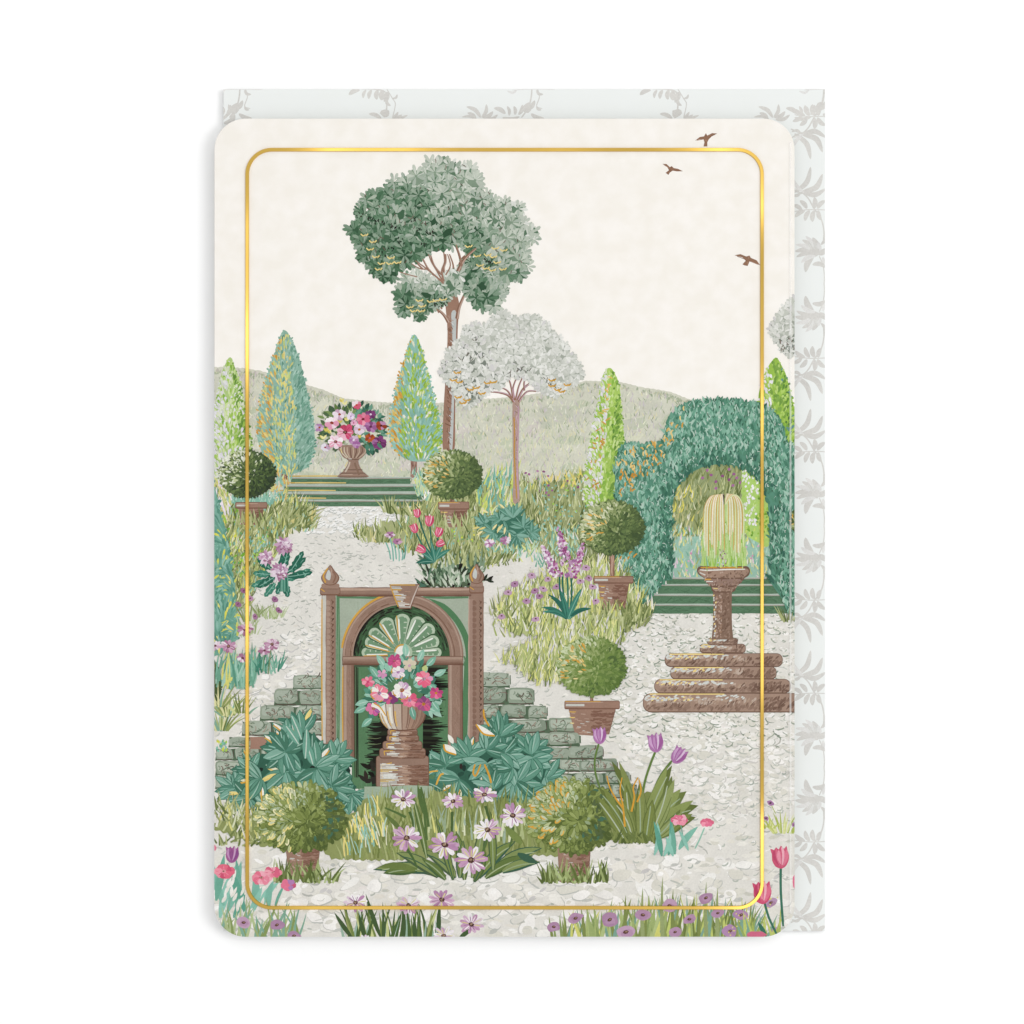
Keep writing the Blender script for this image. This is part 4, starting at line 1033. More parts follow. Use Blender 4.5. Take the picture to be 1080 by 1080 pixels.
# ------------------------------------------------ stone walls
wall = P('printed_stone_wall', 'grey green stepped stone wall left of the gate')
wall_r = P('printed_stone_wall', 'grey green stepped stone wall right of the gate')
def course(p, x0, x1, y0, y1, n):
    xs = [x0]
    for i in range(n - 1): xs.append(x0 + (x1 - x0) * (i + 1 + U(-.18, .18)) / n)
    xs.append(x1)
    p.add(jag([(x0 + 2, y0 + 1.5), (x1 - 2.5, y0 + 1.5), (x1 - 1, y1 + .3), (x0 + 1, y1 + .3)], .5, 5), '5c7558')
    for a, b in zip(xs, xs[1:]):
        w = b - a; h = y1 - y0; jy = U(-1.3, 1.3); y0_, y1_ = y0, y1
        q = smooth([(a + U(.6, 1.6), y0 + h * U(.3, .5)), (a + U(2, 4), y0 + U(.3, 2)), (a + w * .35, y0 + U(-.6, 1)), (a + w * .7, y0 + U(-.6, 1.2)), (b - U(2, 4), y0 + U(.4, 2)), (b - U(.3, 1.2), y0 + h * U(.3, .6)), (b - U(.8, 2), y1 - h * U(.15, .3)), (b - w * .25, y1 - U(.4, 1.4)), (a + w * .4, y1 - U(.3, 1.6)), (a + U(2, 4), y1 - U(.6, 1.6))], True, 3)
        tl_ = math.radians(U(-3.5, 3.5)); mx_, my_ = (a + b) / 2, (y0 + y1) / 2
        q = [(mx_ + (x - mx_) * math.cos(tl_) - (y - my_) * math.sin(tl_), my_ + jy + (x - mx_) * math.sin(tl_) + (y - my_) * math.cos(tl_)) for x, y in q]
        c0 = pick(pal('a7b5a0 98a890 b0bca8 8f9f88 a3b09a'))
        p.add(q, c0)
        cx, cy = (a + b) / 2, (y0 + y1) / 2
        p.add([(cx + (x - cx) * .8 - w * .04, cy + (y - cy) * .62 - h * .08) for x, y in q], pick(pal('b4c0ac a9b7a2 bcc6b4')))
        for i in range(int(w * h / 26)):
            x, y = U(a + w * .15, b - w * .2), U(y0 + h * .2, y1 - h * .2)
            line(p, curve(x, y, U(-70, 70), U(4, 8), U(-140, 140), 5), U(.7, 1.2), pick(pal('7d8f76 8a9a84 8f7d70 75685c 93a38c a89686 6a7d66')), sm=1)
        line(p, [(a + 2.5, y1 - 1.2), (cx, y1 - .5), (b - 2.5, y1 - 1.4)], 1.2, pick(pal('4f6a4c 64564c')), sm=1)
        line(p, [(b - .8, y0 + 3), (b - .5, y1 - 3)], 1.1, pick(pal('4f6a4c 5c4f46')), sm=1)
for r in ((226, 300, 817, 832, 2), (226, 290, 802, 818, 2), (226, 300, 788, 802, 3), (240, 310, 776, 788, 2), (254, 341, 760, 776, 3), (273, 341, 744, 760, 2), (288, 341, 727, 744, 2), (308, 341, 711, 727, 1)): course(wall, *r)
rect(wall, 264, 777, 286, 790, 'b08a78', .4)
for r in ((505, 674, 826, 842, 6), (505, 666, 814, 827, 5), (505, 652, 801, 814, 5), (505, 636, 787, 801, 4), (505, 613, 773, 787, 4), (505, 611, 758, 773, 3), (505, 578, 743, 758, 3), (505, 564, 725, 743, 2), (505, 539, 709, 725, 1)): course(wall_r, *r)

bush = P('printed_bush', 'dark leafy bush with black gaps above the gate')
bush.add(jag([(443, 619.5), (452, 608), (466, 592), (480, 584), (496, 583), (506, 590), (508, 604), (500, 619.5)], 1.6, 3), '5a6f50')
for x, y in inside([(462, 620), (478, 594), (498, 588), (508, 602), (506, 620)], 46): dab(bush, x, y, U(20, 150), U(5, 9), U(2.4, 4), pick(pal('1f1d19 2c2b24 35402f')))
for i in range(190):
    x = U(446, 506); y = U(592, 620); a = 90 + (470 - x) * .6 + U(-45, 45)
    leaf(bush, x, y, a, U(8, 14), U(2, 3.2), pick(pal('86a382 a9bfa0 c9d3bf 5f8466 6f8f6a 4a6a4c d6dccb 33402f')), U(-25, 25), 4)
for i in range(9): leaf(bush, 452 + U(-6, 6), 618, U(120, 190), U(8, 14), 2.6, pick(pal('33402f 4f7a62 26241d')))
for a in (10, 35, 60, -15, 160): leaf(bush, 510 + U(0, 4), 612, a, 8, 3, pick(pal('26241d 2f3b2a')))
for i in range(60): blade(mid, U(452, 512), U(586, 600), 90 + U(-22, 22), U(10, 20), U(1.6, 2.6), pick(OL + pal('cfd9ac 86a382')), U(-20, 20))
# ------------------------------------------------ gate niche
gate = P('printed_gate', 'brown arched garden gate with a shell panel, keystone and two finials')
BR, BD, BL, BH = 'a38574', '846352', 'baa08f', 'cfcfc6'
pan = Part('panel', gate)
rect(pan, 350, 624, 500, 800, 'b0bda6', 0)
for i in range(120): x, y = U(358, 494), U(630, 780); line(pan, [(x, y), (x + U(-2, 2), y + U(5, 12))], 1.2, pick(pal('b6c4ad aab8a0 b9b4aa b3c1aa')), sm=1)
line(pan, [(356.5, 628), (356.8, 700), (356.5, 790)], 4.5, '5f8f62', sm=1)
for i in range(30): line(pan, [(355 + U(-1, 3), U(640, 780)), (356 + U(-1, 3), U(640, 780))][:1] + [(357, U(640, 780))], .6, '7da27a', sm=1)
line(pan, [(358, 630), (400, 630.5), (414, 628.8)], 2.6, '5f8f62', sm=1); line(pan, [(446, 630), (470, 630.4), (494, 630)], 2.6, '5f8f62', sm=1)
arch = Part('arch', gate)
def half(cx, cy, rx, ry, n=28, a0=180, a1=0): return [(cx + rx * math.cos(math.radians(a0 + (a1 - a0) * i / n)), cy - ry * math.sin(math.radians(a0 + (a1 - a0) * i / n))) for i in range(n + 1)]
outer = half(425, 693, 64, 67); inner = half(423.5, 693, 51, 55)
for q in (half(428, 693, 66.5, 66, 18, 70, 0),): ribbon(pan, q + [(493, 700), (491, 740), (489, 790)], lambda t: 3.2 * min(1, t * 5), '548a5a')
arch.add(outer + inner[::-1], BR)
for off, c, w in ((2, BL, 1.6), (9, BD, 1.1), (11.3, 'b59a88', 1)): line(arch, half(424.6, 693, 64 - off, 67 - off), w, c, sm=1)
line(arch, half(425, 693, 65, 68, 20, 172, 96), 2.2, 'd9a64a', sm=1)
for i in range(60):
    a = U(5, 175); r = U(3, 10); x, y = 424.8 + (64 - r) * math.cos(math.radians(a)), 693 - (67 - r) * math.sin(math.radians(a))
    line(arch, curve(x, y, a + 90, U(5, 10), 8, 2), 1, pick(pal('ab8d7c 997a69 a68876')), sm=1)
shell = Part('shell_panel', gate)
shell.add(inner, '41653f')
for i in range(150):
    a = U(4, 176); r = U(.8, .99); x, y = 423.5 + 51 * r * math.cos(math.radians(a)), 693 - 55 * r * math.sin(math.radians(a))
    line(shell, curve(x, y, a + 90, U(4, 9), 8, 2), U(.9, 1.8), pick(pal('2a2a22 3a4a34 334030 4f7a50')), sm=1)
line(shell, half(423.5, 693, 50, 54, 24, 178, 112), 2.2, '26241e', sm=1)
shell.add(half(424, 692, 43, 38, 20), '5a8a5c')
for tip, W in (((380, 688), 8), ((384, 675), 10), ((389, 664), 10), ((404, 651), 13), ((424.5, 646), 13), ((445, 650), 13), ((458, 659), 12), ((464, 674), 11), ((467, 688), 8)):
    dx, dy = tip[0] - 424, tip[1] - 689; L = math.hypot(dx, dy); a = math.degrees(math.atan2(-dy, dx))
    def petal(k, c, wk, off=0):
        Lk = L * (.97 if k == 1 else .97 * k); w0, w1 = 1.5 * wk, W * wk * .62
        ca, sa = dx / L, dy / L
        q = []
        for s_ in (1, -1):
            side_ = [(Lk * .14, w0 * .6), (Lk * .45, w0 + (w1 - w0) * .5), (Lk - w1 * .9, w1)] + [(Lk - w1 * .9 + w1 * .9 * math.sin(t), w1 * math.cos(t)) for t in (.4, .8, 1.2)] + [(Lk, 0)]
            q += side_ if s_ == 1 else [(u, -v) for u, v in side_[::-1]][1:]
        p_ = [(424 + u * ca - v * sa, 689 + u * sa + v * ca) for u, v in q]
        shell.add(p_, c)
    petal(1.05, '3f663f', 1.22); petal(1, 'b9cdae', 1); petal(.93, '7aa27a', .66)
    nx, ny = -dy / L, dx / L
    s = -1 if dx < 22 else 1
    for i in range(4):
        t = .5 + i * .13; x, y = 424 + dx * t, 689 + dy * t; w = W * (.2 + .25 * t)
        line(shell, [(x + nx * w * .3, y + ny * w * .3), (x + nx * w * .9, y + ny * w * .9)] , 1.7, 'c3d4b8', sm=1)
    s2 = -1 if nx > 0 else 1
    line(shell, [(424 + dx * t + nx * s2 * W * .34 * (.35 + .65 * t), 689 + dy * t + ny * s2 * W * .34 * (.35 + .65 * t)) for t in (.35, .6, .85)], 1.7, 'eef0e6')
    if tip[0] < 440: line(shell, [(424 + dx * t + nx * s2 * W * .5 * (.35 + .65 * t), 689 + dy * t + ny * s2 * W * .5 * (.35 + .65 * t)) for t in (.3, .6, .92)], 1.2, 'd9a64a')
blob(shell, 425.5, 688, 9.5, 9, 'b4c9a9', 16); blob(shell, 424.5, 688.5, 7.5, 7.5, 'eeebe3', 14); line(shell, half(424.5, 688, 8, 8, 10, 180, 70), 1.5, 'd9a64a', sm=1)
door = Part('door', gate)
rect(door, 371, 699, 475, 832, '5a8a5c', 0)
for i in range(160): x, y = U(374, 472), U(702, 826); line(door, [(x, y), (x + U(-1, 1), y + U(5, 12))], 1.2, pick(pal('55855a 608f62 5f8a5e 6a9568')), sm=1)
line(door, [(375.3, 702), (375, 760), (375.5, 820)], 4.4, '35452f', sm=1); line(door, [(375, 702), (374.6, 760), (375, 820)], 1.2, '5f7a55', sm=1); line(door, [(377.6, 704), (377.4, 760), (377.8, 820)], 1, '1f1e18', sm=1)
rect(door, 374, 701, 473, 703.5, '4d5f45', .3)
for i in range(46):
    y = 704 + i * 2.1; x0, w = 446, 20 + 10 * math.sin(i * .9) * R.random() + (6 if i < 12 else 0)
    taper(door, [(x0, y), (x0 + w * .6, y + U(-.8, .8)), (x0 + w, y + U(-1, 1))], 3.6, .5, pick(pal('1c1a16 26241d 2c3324 1c1a16 3d4f36')))
for i in range(34):
    y = 753 + i * 2; w = 14 + 10 * R.random()
    if i < 5: w *= .5
    taper(door, [(410, y), (408 - w * .6, y + U(-.8, .8)), (408 - w, y + U(-1, 1))], 3.8, .5, pick(pal('1c1a16 26241d 1c1a16 2c3324')))
for i in range(16): y = 706 + i * 6; taper(door, [(388, y), (396, y + 1), (402, y)], 1.4, .4, pick(pal('4a7350 3f6044 6f7d5a')))
rect(door, 392, 800, 402, 830, '2c4a30', .5)
for k in range(14): leaf(door, U(384, 398), U(806, 828), U(30, 160), U(8, 13), 4.5, pick(pal('26241d 3a2f2a 1c1a16 33302a')))
frame = Part('frame', gate)
for x0, x1, yb in ((361.5, 373.5, 800), (472.5, 488, 800)):
    rect(frame, x0, 700, x1, yb, BR, .2)
    rect(frame, x0 + 1.4, 700, x0 + 4, yb, BL, .3); rect(frame, x1 - 3, 700, x1 - .4, yb, '927262', .3); line(frame, [(x1 - .2, 701), (x1, yb)], 1, '6f4f40', sm=1)
    for i in range(30): y = U(703, 790); line(frame, [(U(x0 + 4, x1 - 3), y), (U(x0 + 4, x1 - 3), y + 8)], .8, pick(pal('ab8d7c 997a69')), sm=1)
line(frame, [(361.6, 703), (361.2, 750), (361.8, 790)], 1.5, 'd9a64a', sm=1)
rect(frame, 361, 692, 488.5, 701.5, '7d5b4b', .2); rect(frame, 361.4, 692.4, 488, 699.6, BR, .2); rect(frame, 362, 693, 487.5, 695.4, 'b59a88', .3); rect(frame, 362, 697.6, 487.5, 699.4, '927262', .3)
line(frame, [(489.5, 692), (491, 697), (489, 702)], 2, '5f8f62', sm=1)
for x0, x1, hi in ((339.4, 354, 1), (494.5, 510, 0)):
    po = Part('post', gate)
    rect(po, x0, 624, x1, 785, BR, .3)
    if hi: rect(po, x0 + .6, 628, x0 + 4.2, 784, 'd3d0c6', .5); line(po, [(x0 + .2, 632), (x0, 700), (x0 + .4, 783)], 1.6, 'dca94a', sm=1)
    else: rect(po, x0 + .5, 632, x0 + 5, 784, 'ad9080', .4); rect(po, x0 - .6, 632, x0 + .7, 784, 'c9ab9a', .3)
    for i in range(25):
        y = 633 + i * 6; xa = x0 + (5.2 if hi else 4.2)
        po.add(smooth([(xa, y), (xa + 3.4, y + 1.2), (xa + 3.6, y + 4.4), (xa, y + 5.4)], True, 2), 'b59a88' if hi else '927262')
        line(po, [(x1 - 4.4, y + U(-1, 1)), (x1 - 3, y + 2), (x1 - 4, y + 4.6)], .9, pick(pal('5f4236 6f4f40')), sm=1)
        dab(po, x1 - 2.5, y + 2, U(60, 120), 3, 1.1, pick(pal('7d5b4b 4f3a30')))
    line(po, [(x1 - .4, 630), (x1 - .2, 784)], 1, '8a6553', sm=1)
beam = Part('beam', gate)
rect(beam, 356, 619.5, 497, 629, '7d5b4b', .3); rect(beam, 356, 620, 497, 627.6, BR, .3); rect(beam, 356, 620.4, 497, 622.8, 'c4a794', .3); rect(beam, 356, 626, 497, 627.6, '927262', .3)
key = Part('keystone', gate)
key.add([(410.5, 616.3), (443, 616), (437.5, 630), (433.5, 642), (421, 642.5), (416, 631)], '8a6553'); key.add([(411.5, 617), (441, 616.8), (435.5, 630), (431.5, 641), (421.5, 641.5), (417, 631)], BR)
line(key, [(441.5, 617), (436, 630), (432, 641)], 1.4, 'd3c3b8', sm=1)
for i in range(15):
    y = 619 + i * 1.5; x = 412.5 + i * .62; line(key, [(x, y), (x + U(5, 13), y + U(-.4, .5))], 1.3, pick(pal('e6e6de d3d6cf eceae2 d9d2c6')), sm=1)
for y, l in ((616.8, 26), (622, 9), (628, 7), (634, 4)): line(key, [(412 + (y - 617) * .4, y), (412 + l + (y - 617) * .4, y + .2)], 1.4, 'e0b04e', sm=1)
line(key, [(411.3, 617), (416.5, 631), (420, 640)], 1.2, 'dca94a', sm=1)
for i in range(10): y = U(622, 640); line(key, [(427, y), (434 - (y - 620) * .2, y + .4)], 1, pick(pal('9c7865 b8967f')), sm=1)
for fx, fy, w, hh, capx0, capx1, capy in ((348.3, 607, 9.6, 11, 337.5, 359, 617), (502.6, 605.5, 8.2, 11, 494.8, 510.5, 615)):
    f = Part('finial', gate)
    f.add(rounded(capx0, capy + 2, capx1, capy + 11, 2.5, 4), '8a6553'); f.add(rounded(capx0 + .6, capy + 2.2, capx1 - .6, capy + 9.6, 2.4, 4), BR); f.add(rounded(capx0 + 1.5, capy - 1.5, capx1 - 1, capy + 3.6, 2, 4), 'ab8d7c')
    line(f, [(capx0 + 1, capy + 4.2), (capx1 - 1, capy + 4.2)], 1, '927262', sm=1); line(f, [(capx0 + .8, capy + 4), (capx0 + 5, capy + 7)], 1.4, 'd9a64a', sm=1)
    q = smooth([(fx, fy - hh), (fx + w * .45, fy - hh * .5), (fx + w, fy + hh * .15), (fx + w * .7, fy + hh * .75), (fx, fy + hh * .95), (fx - w * .7, fy + hh * .75), (fx - w, fy + hh * .15), (fx - w * .45, fy - hh * .5)], True, 4)
    f.add(q, '8a6553'); f.add([(fx + (x - fx) * .9 - .3, fy + (y - fy) * .92) for x, y in q], 'a88a78')
    line(f, [(fx + w * .3, fy - hh * .4), (fx + w * .6, fy + 1), (fx + w * .3, fy + hh * .7)], 1.6, '96715f')
    f.add(smooth([(fx - 2, fy - hh * .55), (fx + .6, fy - 2), (fx - .5, fy + hh * .45), (fx - w * .5, fy + 2)], True, 3), 'd0d3ce')
    line(f, [(fx - w * .25, fy - hh * .72), (fx - w * .75, fy), (fx - w * .5, fy + hh * .7)], 1.5, 'd9a64a'); line(f, [(fx + w * .1, fy - hh * .7), (fx + w * .2, fy)], 1, 'c9ab9a', sm=1)

# ------------------------------------------------ dark bush, tulips and small flowers by the gate top
def clump(label): return P('printed_flower_clump', label)
tul = clump('five pink tulips with dark teal leaves above the gate')
ts = Part('stems', tul)
DT = pal('2f7f68 3f8f78 2a7360')
for x, y, xe in ((440, 541, 459), (453, 549, 457), (437, 557, 455), (463, 561, 457), (464, 573, 458), (444, 579, 458)): line(ts, [(x, y), (x + (xe - x) * .4, y + (592 - y) * .45), (xe, 592)], 1.5, pick(DT))
for x, y, a, l, w, bd in ((458, 593, 170, 20, 6, 25), (457, 592, 118, 22, 4.5, 10), (459, 592, 75, 24, 4.5, -20), (460, 590, 45, 19, 5, -20), (456, 591, 140, 16, 4, 10), (459, 593, 98, 26, 4, 8)): leaf(ts, x, y, a, l, w, pick(DT), bd); line(ts, curve(x, y, a, l * .8, bd, 4), .7, '7fb8a2', sm=1)
def tulip(parent, x, y, r, a, pl):
    b = Part('blossom', parent)
    c, s = math.cos(math.radians(a)), -math.sin(math.radians(a))
    T = lambda u, v: (x + (v * c - u * s) * r, y + (v * s + u * c) * r)
    cup = [(-.1, -1), (-.5, -.78), (-.74, -.25), (-.72, .3), (-.82, .82), (-.5, .66), (-.3, .9), (-.08, .68), (.14, 1.02), (.36, .66), (.62, .95), (.68, .5), (.78, .1), (.68, -.4), (.42, -.82), (.1, -1)]
    b.add([T(u, v) for u, v in smooth(cup, True, 2)], pl[0])
    for pts, k, w in (([(-.5, .6), (-.5, 0), (-.15, -.7)], 2, .3), ([(-.1, .6), (-.14, 0), (-.02, -.6)], 3 if len(pl) > 3 else 2, .3), ([(.2, .85), (.3, .2), (.1, -.7)], 4 % len(pl), .26), ([(.6, .6), (.6, 0), (.25, -.75)], 1, .26), ([(.42, .5), (.42, -.1), (.12, -.85)], 1, .16), ([(-.3, .75), (-.32, 0), (-.1, -.8)], 1, .09), ([(.02, .55), (.05, -.1), (.02, -.85)], 1, .09)):
        ribbon(b, smooth([T(u, v) for u, v in pts], False, 4), lambda t, w=w: r * w / 2 * (.25 + .75 * math.sin(math.pi * min(1, t + .05))), pl[k])
    return b
PK = pal('e0607e c84a6c f0a0b4 e88098 f4c3ce')
for x, y, r, a in ((440, 541, 5, 96), (453, 549, 6.2, 84), (437, 557, 5.4, 110), (463, 561, 5.6, 70), (464.5, 573, 5, 25), (444, 579, 5.6, 150)): tulip(tul, x, y, r, a, PK)
lil = clump('two small lilac flowers on thin teal stems beside the path')
ls = Part('stems', lil)
for x0, y0, x1, y1 in ((411, 566, 415, 592), (419, 573, 421, 592), (414, 570, 418, 590), (424, 580, 424, 591), (407, 572, 412, 590), (427, 574, 426, 590)): line(ls, [(x0, y0), ((x0 + x1) / 2 + 1, (y0 + y1) / 2), (x1, y1)], 1.4, pick(pal('5fae98 7cc0ac 8fcab6')))
for x, y in ((411, 564), (419, 571)): fl(lil, x, y, 5.5, 8, pal('c488b8 d4a3cb e8cfe4 b673aa'), '8a5a7a', tilt=.65, fat=.5)

# teal leafy plant left of the hyacinths, lilac peonies, hyacinth
PLT = pal('62a086 529078 75ae97 478268 84b8a2 68a68c')
def fan(p, x, y, r, up, arc, n, W, pl, vein='a9d0bd', gold=0):
    ar = [up - arc / 2 + arc * i / max(1, n - 1) for i in range(n)]
    R.shuffle(ar)
    for k, a in enumerate(ar):
        l = r * U(.8, 1.08); bd = U(-16, 16); c = pick(pl)
        leaf(p, x, y, a, l, W * 1.34, pick(pal('3a7a62 44846a 356f58')), bd, 7)
        leaf(p, x, y, a, l * .97, W * 1.16, c, bd, 7)
        line(p, curve(x, y, a + 4, l * .86, bd, 4), max(.6, W * .13), vein, sm=1)
        if W > 5: line(p, curve(x + U(-1, 1), y, a - 7, l * .7, bd, 4), W * .16, pick(pl + pal('8cc4b0 7ab8a0')), sm=1); line(p, curve(x, y, a + 11, l * .7, bd, 4), W * .12, pick(pal('3a7a60 4a8f74')), sm=1)
        if k < gold:
            leaf(p, x + math.cos(math.radians(a)) * l * .3, y - math.sin(math.radians(a)) * l * .3, a, l * .66, W * .5, pick(pal('f0ece0 ecd98c e8e6c8')), bd, 5)
            line(p, curve(x + math.cos(math.radians(a)) * l * .25, y - math.sin(math.radians(a)) * l * .25 + W * .3, a - 6, l * .7, bd + 10, 4), W * .2, pick(pal('e0b04e dca43e e8cc78')), sm=1)
tp = P('printed_leafy_plant', 'teal leafy plant at the foot of the pale tree trunk')
tp.add(jag([(508, 552), (522, 545), (533, 540), (541, 538), (548, 541), (558, 548), (564, 560), (545, 568), (520, 564)], 2, 3), '3f7f66')
for x, y, r, up, arc, n in ((511, 552, 13, 150, 200, 7), (520, 562, 14, 200, 220, 7), (528, 548, 14, 110, 200, 8), (541, 546, 18, 90, 120, 7), (552, 556, 16, 60, 240, 9), (545, 564, 15, 280, 200, 8), (535, 560, 13, 230, 240, 8), (560, 562, 13, 0, 160, 6)):
    fan(tp, x, y, r, up, arc, n, 3.6, PLT, '8cc4b0', 0)
for x, y, a in ((527, 555, 250), (530, 553, 240), (533, 556, 260), (512, 556, 200), (509, 560, 215), (516, 564, 230), (532, 536, 140), (515, 541, 150), (537, 562, 280), (524, 553, 230), (506, 556, 190), (520, 568, 250)): leaf(tp, x, y, a, 8, 2.2, pick(pal('e6d688 f0e4a8 e8dc9a')))
for x, y in ((516, 573), (533, 570)): fl(tp, x, y, 6, 9, pal('c890c0 ecdcea b673aa'), 'b06aa0', tilt=.8)
peo = clump('three lilac peonies with scalloped dark teal leaves on the left bank')
pl_ = Part('leaves', peo)
for x, y, a, l in ((300, 612, 20, 30), (302, 604, 32, 26), (295, 600, 70, 24), (300, 600, 85, 22), (285, 606, 175, 18), (284, 612, 200, 20), (290, 615, 235, 18), (302, 616, 270, 14), (298, 612, 250, 16), (308, 600, 55, 22), (286, 600, 150, 18), (304, 608, 5, 26), (290, 608, 215, 22), (282, 596, 130, 14)):
    c = pick(pal('2f7f66 3f8f74 267058'))
    q = curve(x, y, a, l, U(-15, 15), 8)
    ribbon(pl_, q, lambda t: 3.9 * math.sin(math.pi * (.08 + .9 * t)) ** .7 * (1 + .28 * math.cos(t * 22)), c)
    for k in range(1, 7): dab(pl_, q[k][0] + U(-1.5, 1.5), q[k][1] + U(-1.5, 1.5), a + 50 * (-1) ** k, 4.5, 1.1, pick(pal('7fbfa6 1f5f4a 5aa58a')))
    line(pl_, q[:-1], .7, '8cc4b0', sm=1)
for i in range(8): line(pl_, [(296 + i, 606), (295 + i * 1.3, 624)], 1.7, pick(pal('3f8f74 6fb097 267058')), sm=1)
for x, y, r in ((299.5, 575.5, 10.5), (280.5, 588, 9), (295, 603, 10.5)):
    b = Part('blossom', peo)
    for k in range(16):
        a = k * 22.5 + U(-8, 8); leaf(b, x, y, a, r * U(.9, 1.12), r * .42, pick(pal('c088b4 d4a5cb e4c4de b878aa ecd8e8')), U(-20, 20))
    for k in range(26):
        a = U(0, 360); d = r * .62 * math.sqrt(R.random()); dab(b, x + d * math.cos(a) + r * .12, y + d * math.sin(a) * .85 - r * .05, U(0, 180), r * .36, r * .2, pick(pal('ead6e4 d9b3d2 f2e6ee c48fbc b57aac dcc0da')))
    for k in range(6): dab(b, x + U(-.3, .5) * r, y + U(.2, .7) * r, U(-30, 30), r * .3, r * .12, pick(pal('8f5a7a a8688f 9a7a78')))
hy = clump('three purple hyacinth spikes with long teal leaves')
hs_ = Part('leaves', hy)
for x, y, xe in ((590, 606, 597), (598, 604, 599), (602, 606, 600), (593, 604, 598)): line(hs_, [(x, y), (x + 1, y + 20), (xe, 652)], 1.8, pick(DT))
for x, y, a, l, w, bd in ((598, 653, 105, 34, 5.5, 45), (599, 653, 70, 36, 6, -8), (597, 653, 130, 30, 5, 50), (600, 653, 52, 26, 5, -50), (598, 652, 95, 30, 5, 15), (602, 650, 40, 24, 4.5, -40), (596, 652, 140, 26, 4.5, 50)):
    leaf(hs_, x, y, a, l, w, pick(DT), bd, 7); line(hs_, curve(x, y, a, l * .85, bd, 5), .8, pick(pal('7fbfa6 2a6a58')), sm=1)
for (x0, y0), (x1, y1), w in (((572, 576), (588, 607), 7.5), ((588, 556), (599, 596), 8), ((615.5, 574), (602, 608), 7.5)):
    b = Part('blossom', hy)
    for i in range(130):
        t = R.random() ** .8; x = x0 + (x1 - x0) * t; y = y0 + (y1 - y0) * t; ww = .8 + w * .8 * t ** .8
        o = U(-1, 1); dab(b, x + o * ww, y + U(-2, 2), U(0, 180), U(2.6, 4.2), U(1.8, 2.6), pick(pal('b14f9f a03f90 c478b8 d9a8d4 ecd8ea c890c4')) if o > -.2 else pick(pal('c890c4 e4c4e0 f2e8f2 b06ab0 d4a8d4')))

# ------------------------------------------------ small flowers on the left
sml = clump('small mauve flowers in pale grass on the left path edge')
sg = Part('leaves', sml)
for x, y, n, l in ((285, 652, 16, 16), (276, 650, 14, 14), (294, 651, 12, 14), (268, 668, 8, 14), (263, 655, 10, 26), (258, 670, 8, 24)): tuft(sg, x, y, n, l, 28, pal('aebf86 bccb98 c9d4aa a3b57c 8f9b62'), (1.3, 2), 6)
for x, y in ((257, 623), (264, 631), (290, 632), (294, 644), (269, 650), (251, 637)):
    line(sg, [(x, y), (x - 2, y + 9)], .9, '9fb07a', sm=1); b = Part('blossom', sml); blob(b, x, y, 3.6, 2.9, pick(pal('b57aac a86a9f c490bc')), 9, .25, 40); dab(b, x, y, 40, 2.6, 1.4, '7a4068')
dl = clump('lilac daisies with long teal blades at the left card edge')
dg = Part('leaves', dl)
for i in range(90): blade(dg, U(228, 268), U(712, 728), 90 + U(-22, 16), U(22, 42), U(1.8, 3.2), pick(pal('7fbfa2 6fb092 94ccb2 5aa084 a9d4bd e0dc7c')), U(-20, 20), 5)
for i in range(26): blade(dg, U(266, 296), U(703, 712), 85 + U(-28, 25), U(14, 26), U(1.6, 3), pick(pal('5aa58a 7fbfa2 3f8f74 94ccb2')), U(-30, 30), 5)
line(dg, [(286, 682), (284, 700), (283, 711)], 1.2, '86a070'); line(dg, [(279, 688), (277, 708)], 1.2, '86a070', sm=1); line(dg, [(241, 684), (243, 720)], 1.6, 'dfe08a', sm=1)
for x, y, r in ((227, 681, 7), (241, 681.5, 9), (287, 679.5, 8.5), (279, 686, 6.5), (256, 694, 7), (258, 664, 8), (262, 662, 6)): fl(dl, x, y, r, 10, pal('c88cb8 b5749f d9a8cc e8cce0 efe2ea'), '7a4a52', tilt=.8, rot=U(0, 30))
lg = P('printed_grass', 'pale green grass tufts by the left stone wall')
for x, y, n, l in ((232, 770, 26, 30), (240, 755, 26, 26), (255, 752, 16, 22), (230, 745, 18, 26)): tuft(lg, x, y, n, l, 45, pal('9aa865 b3bf80 d3d99a e3e0a8 7d8c4e 86b89c'), (1.6, 2.8), 8)
for i in range(24): dab(lg, U(227, 240), U(781, 792), U(60, 120), 4, 2, pick(pal('7fc9ae a8d25c 6fb89a d9dc5c')))

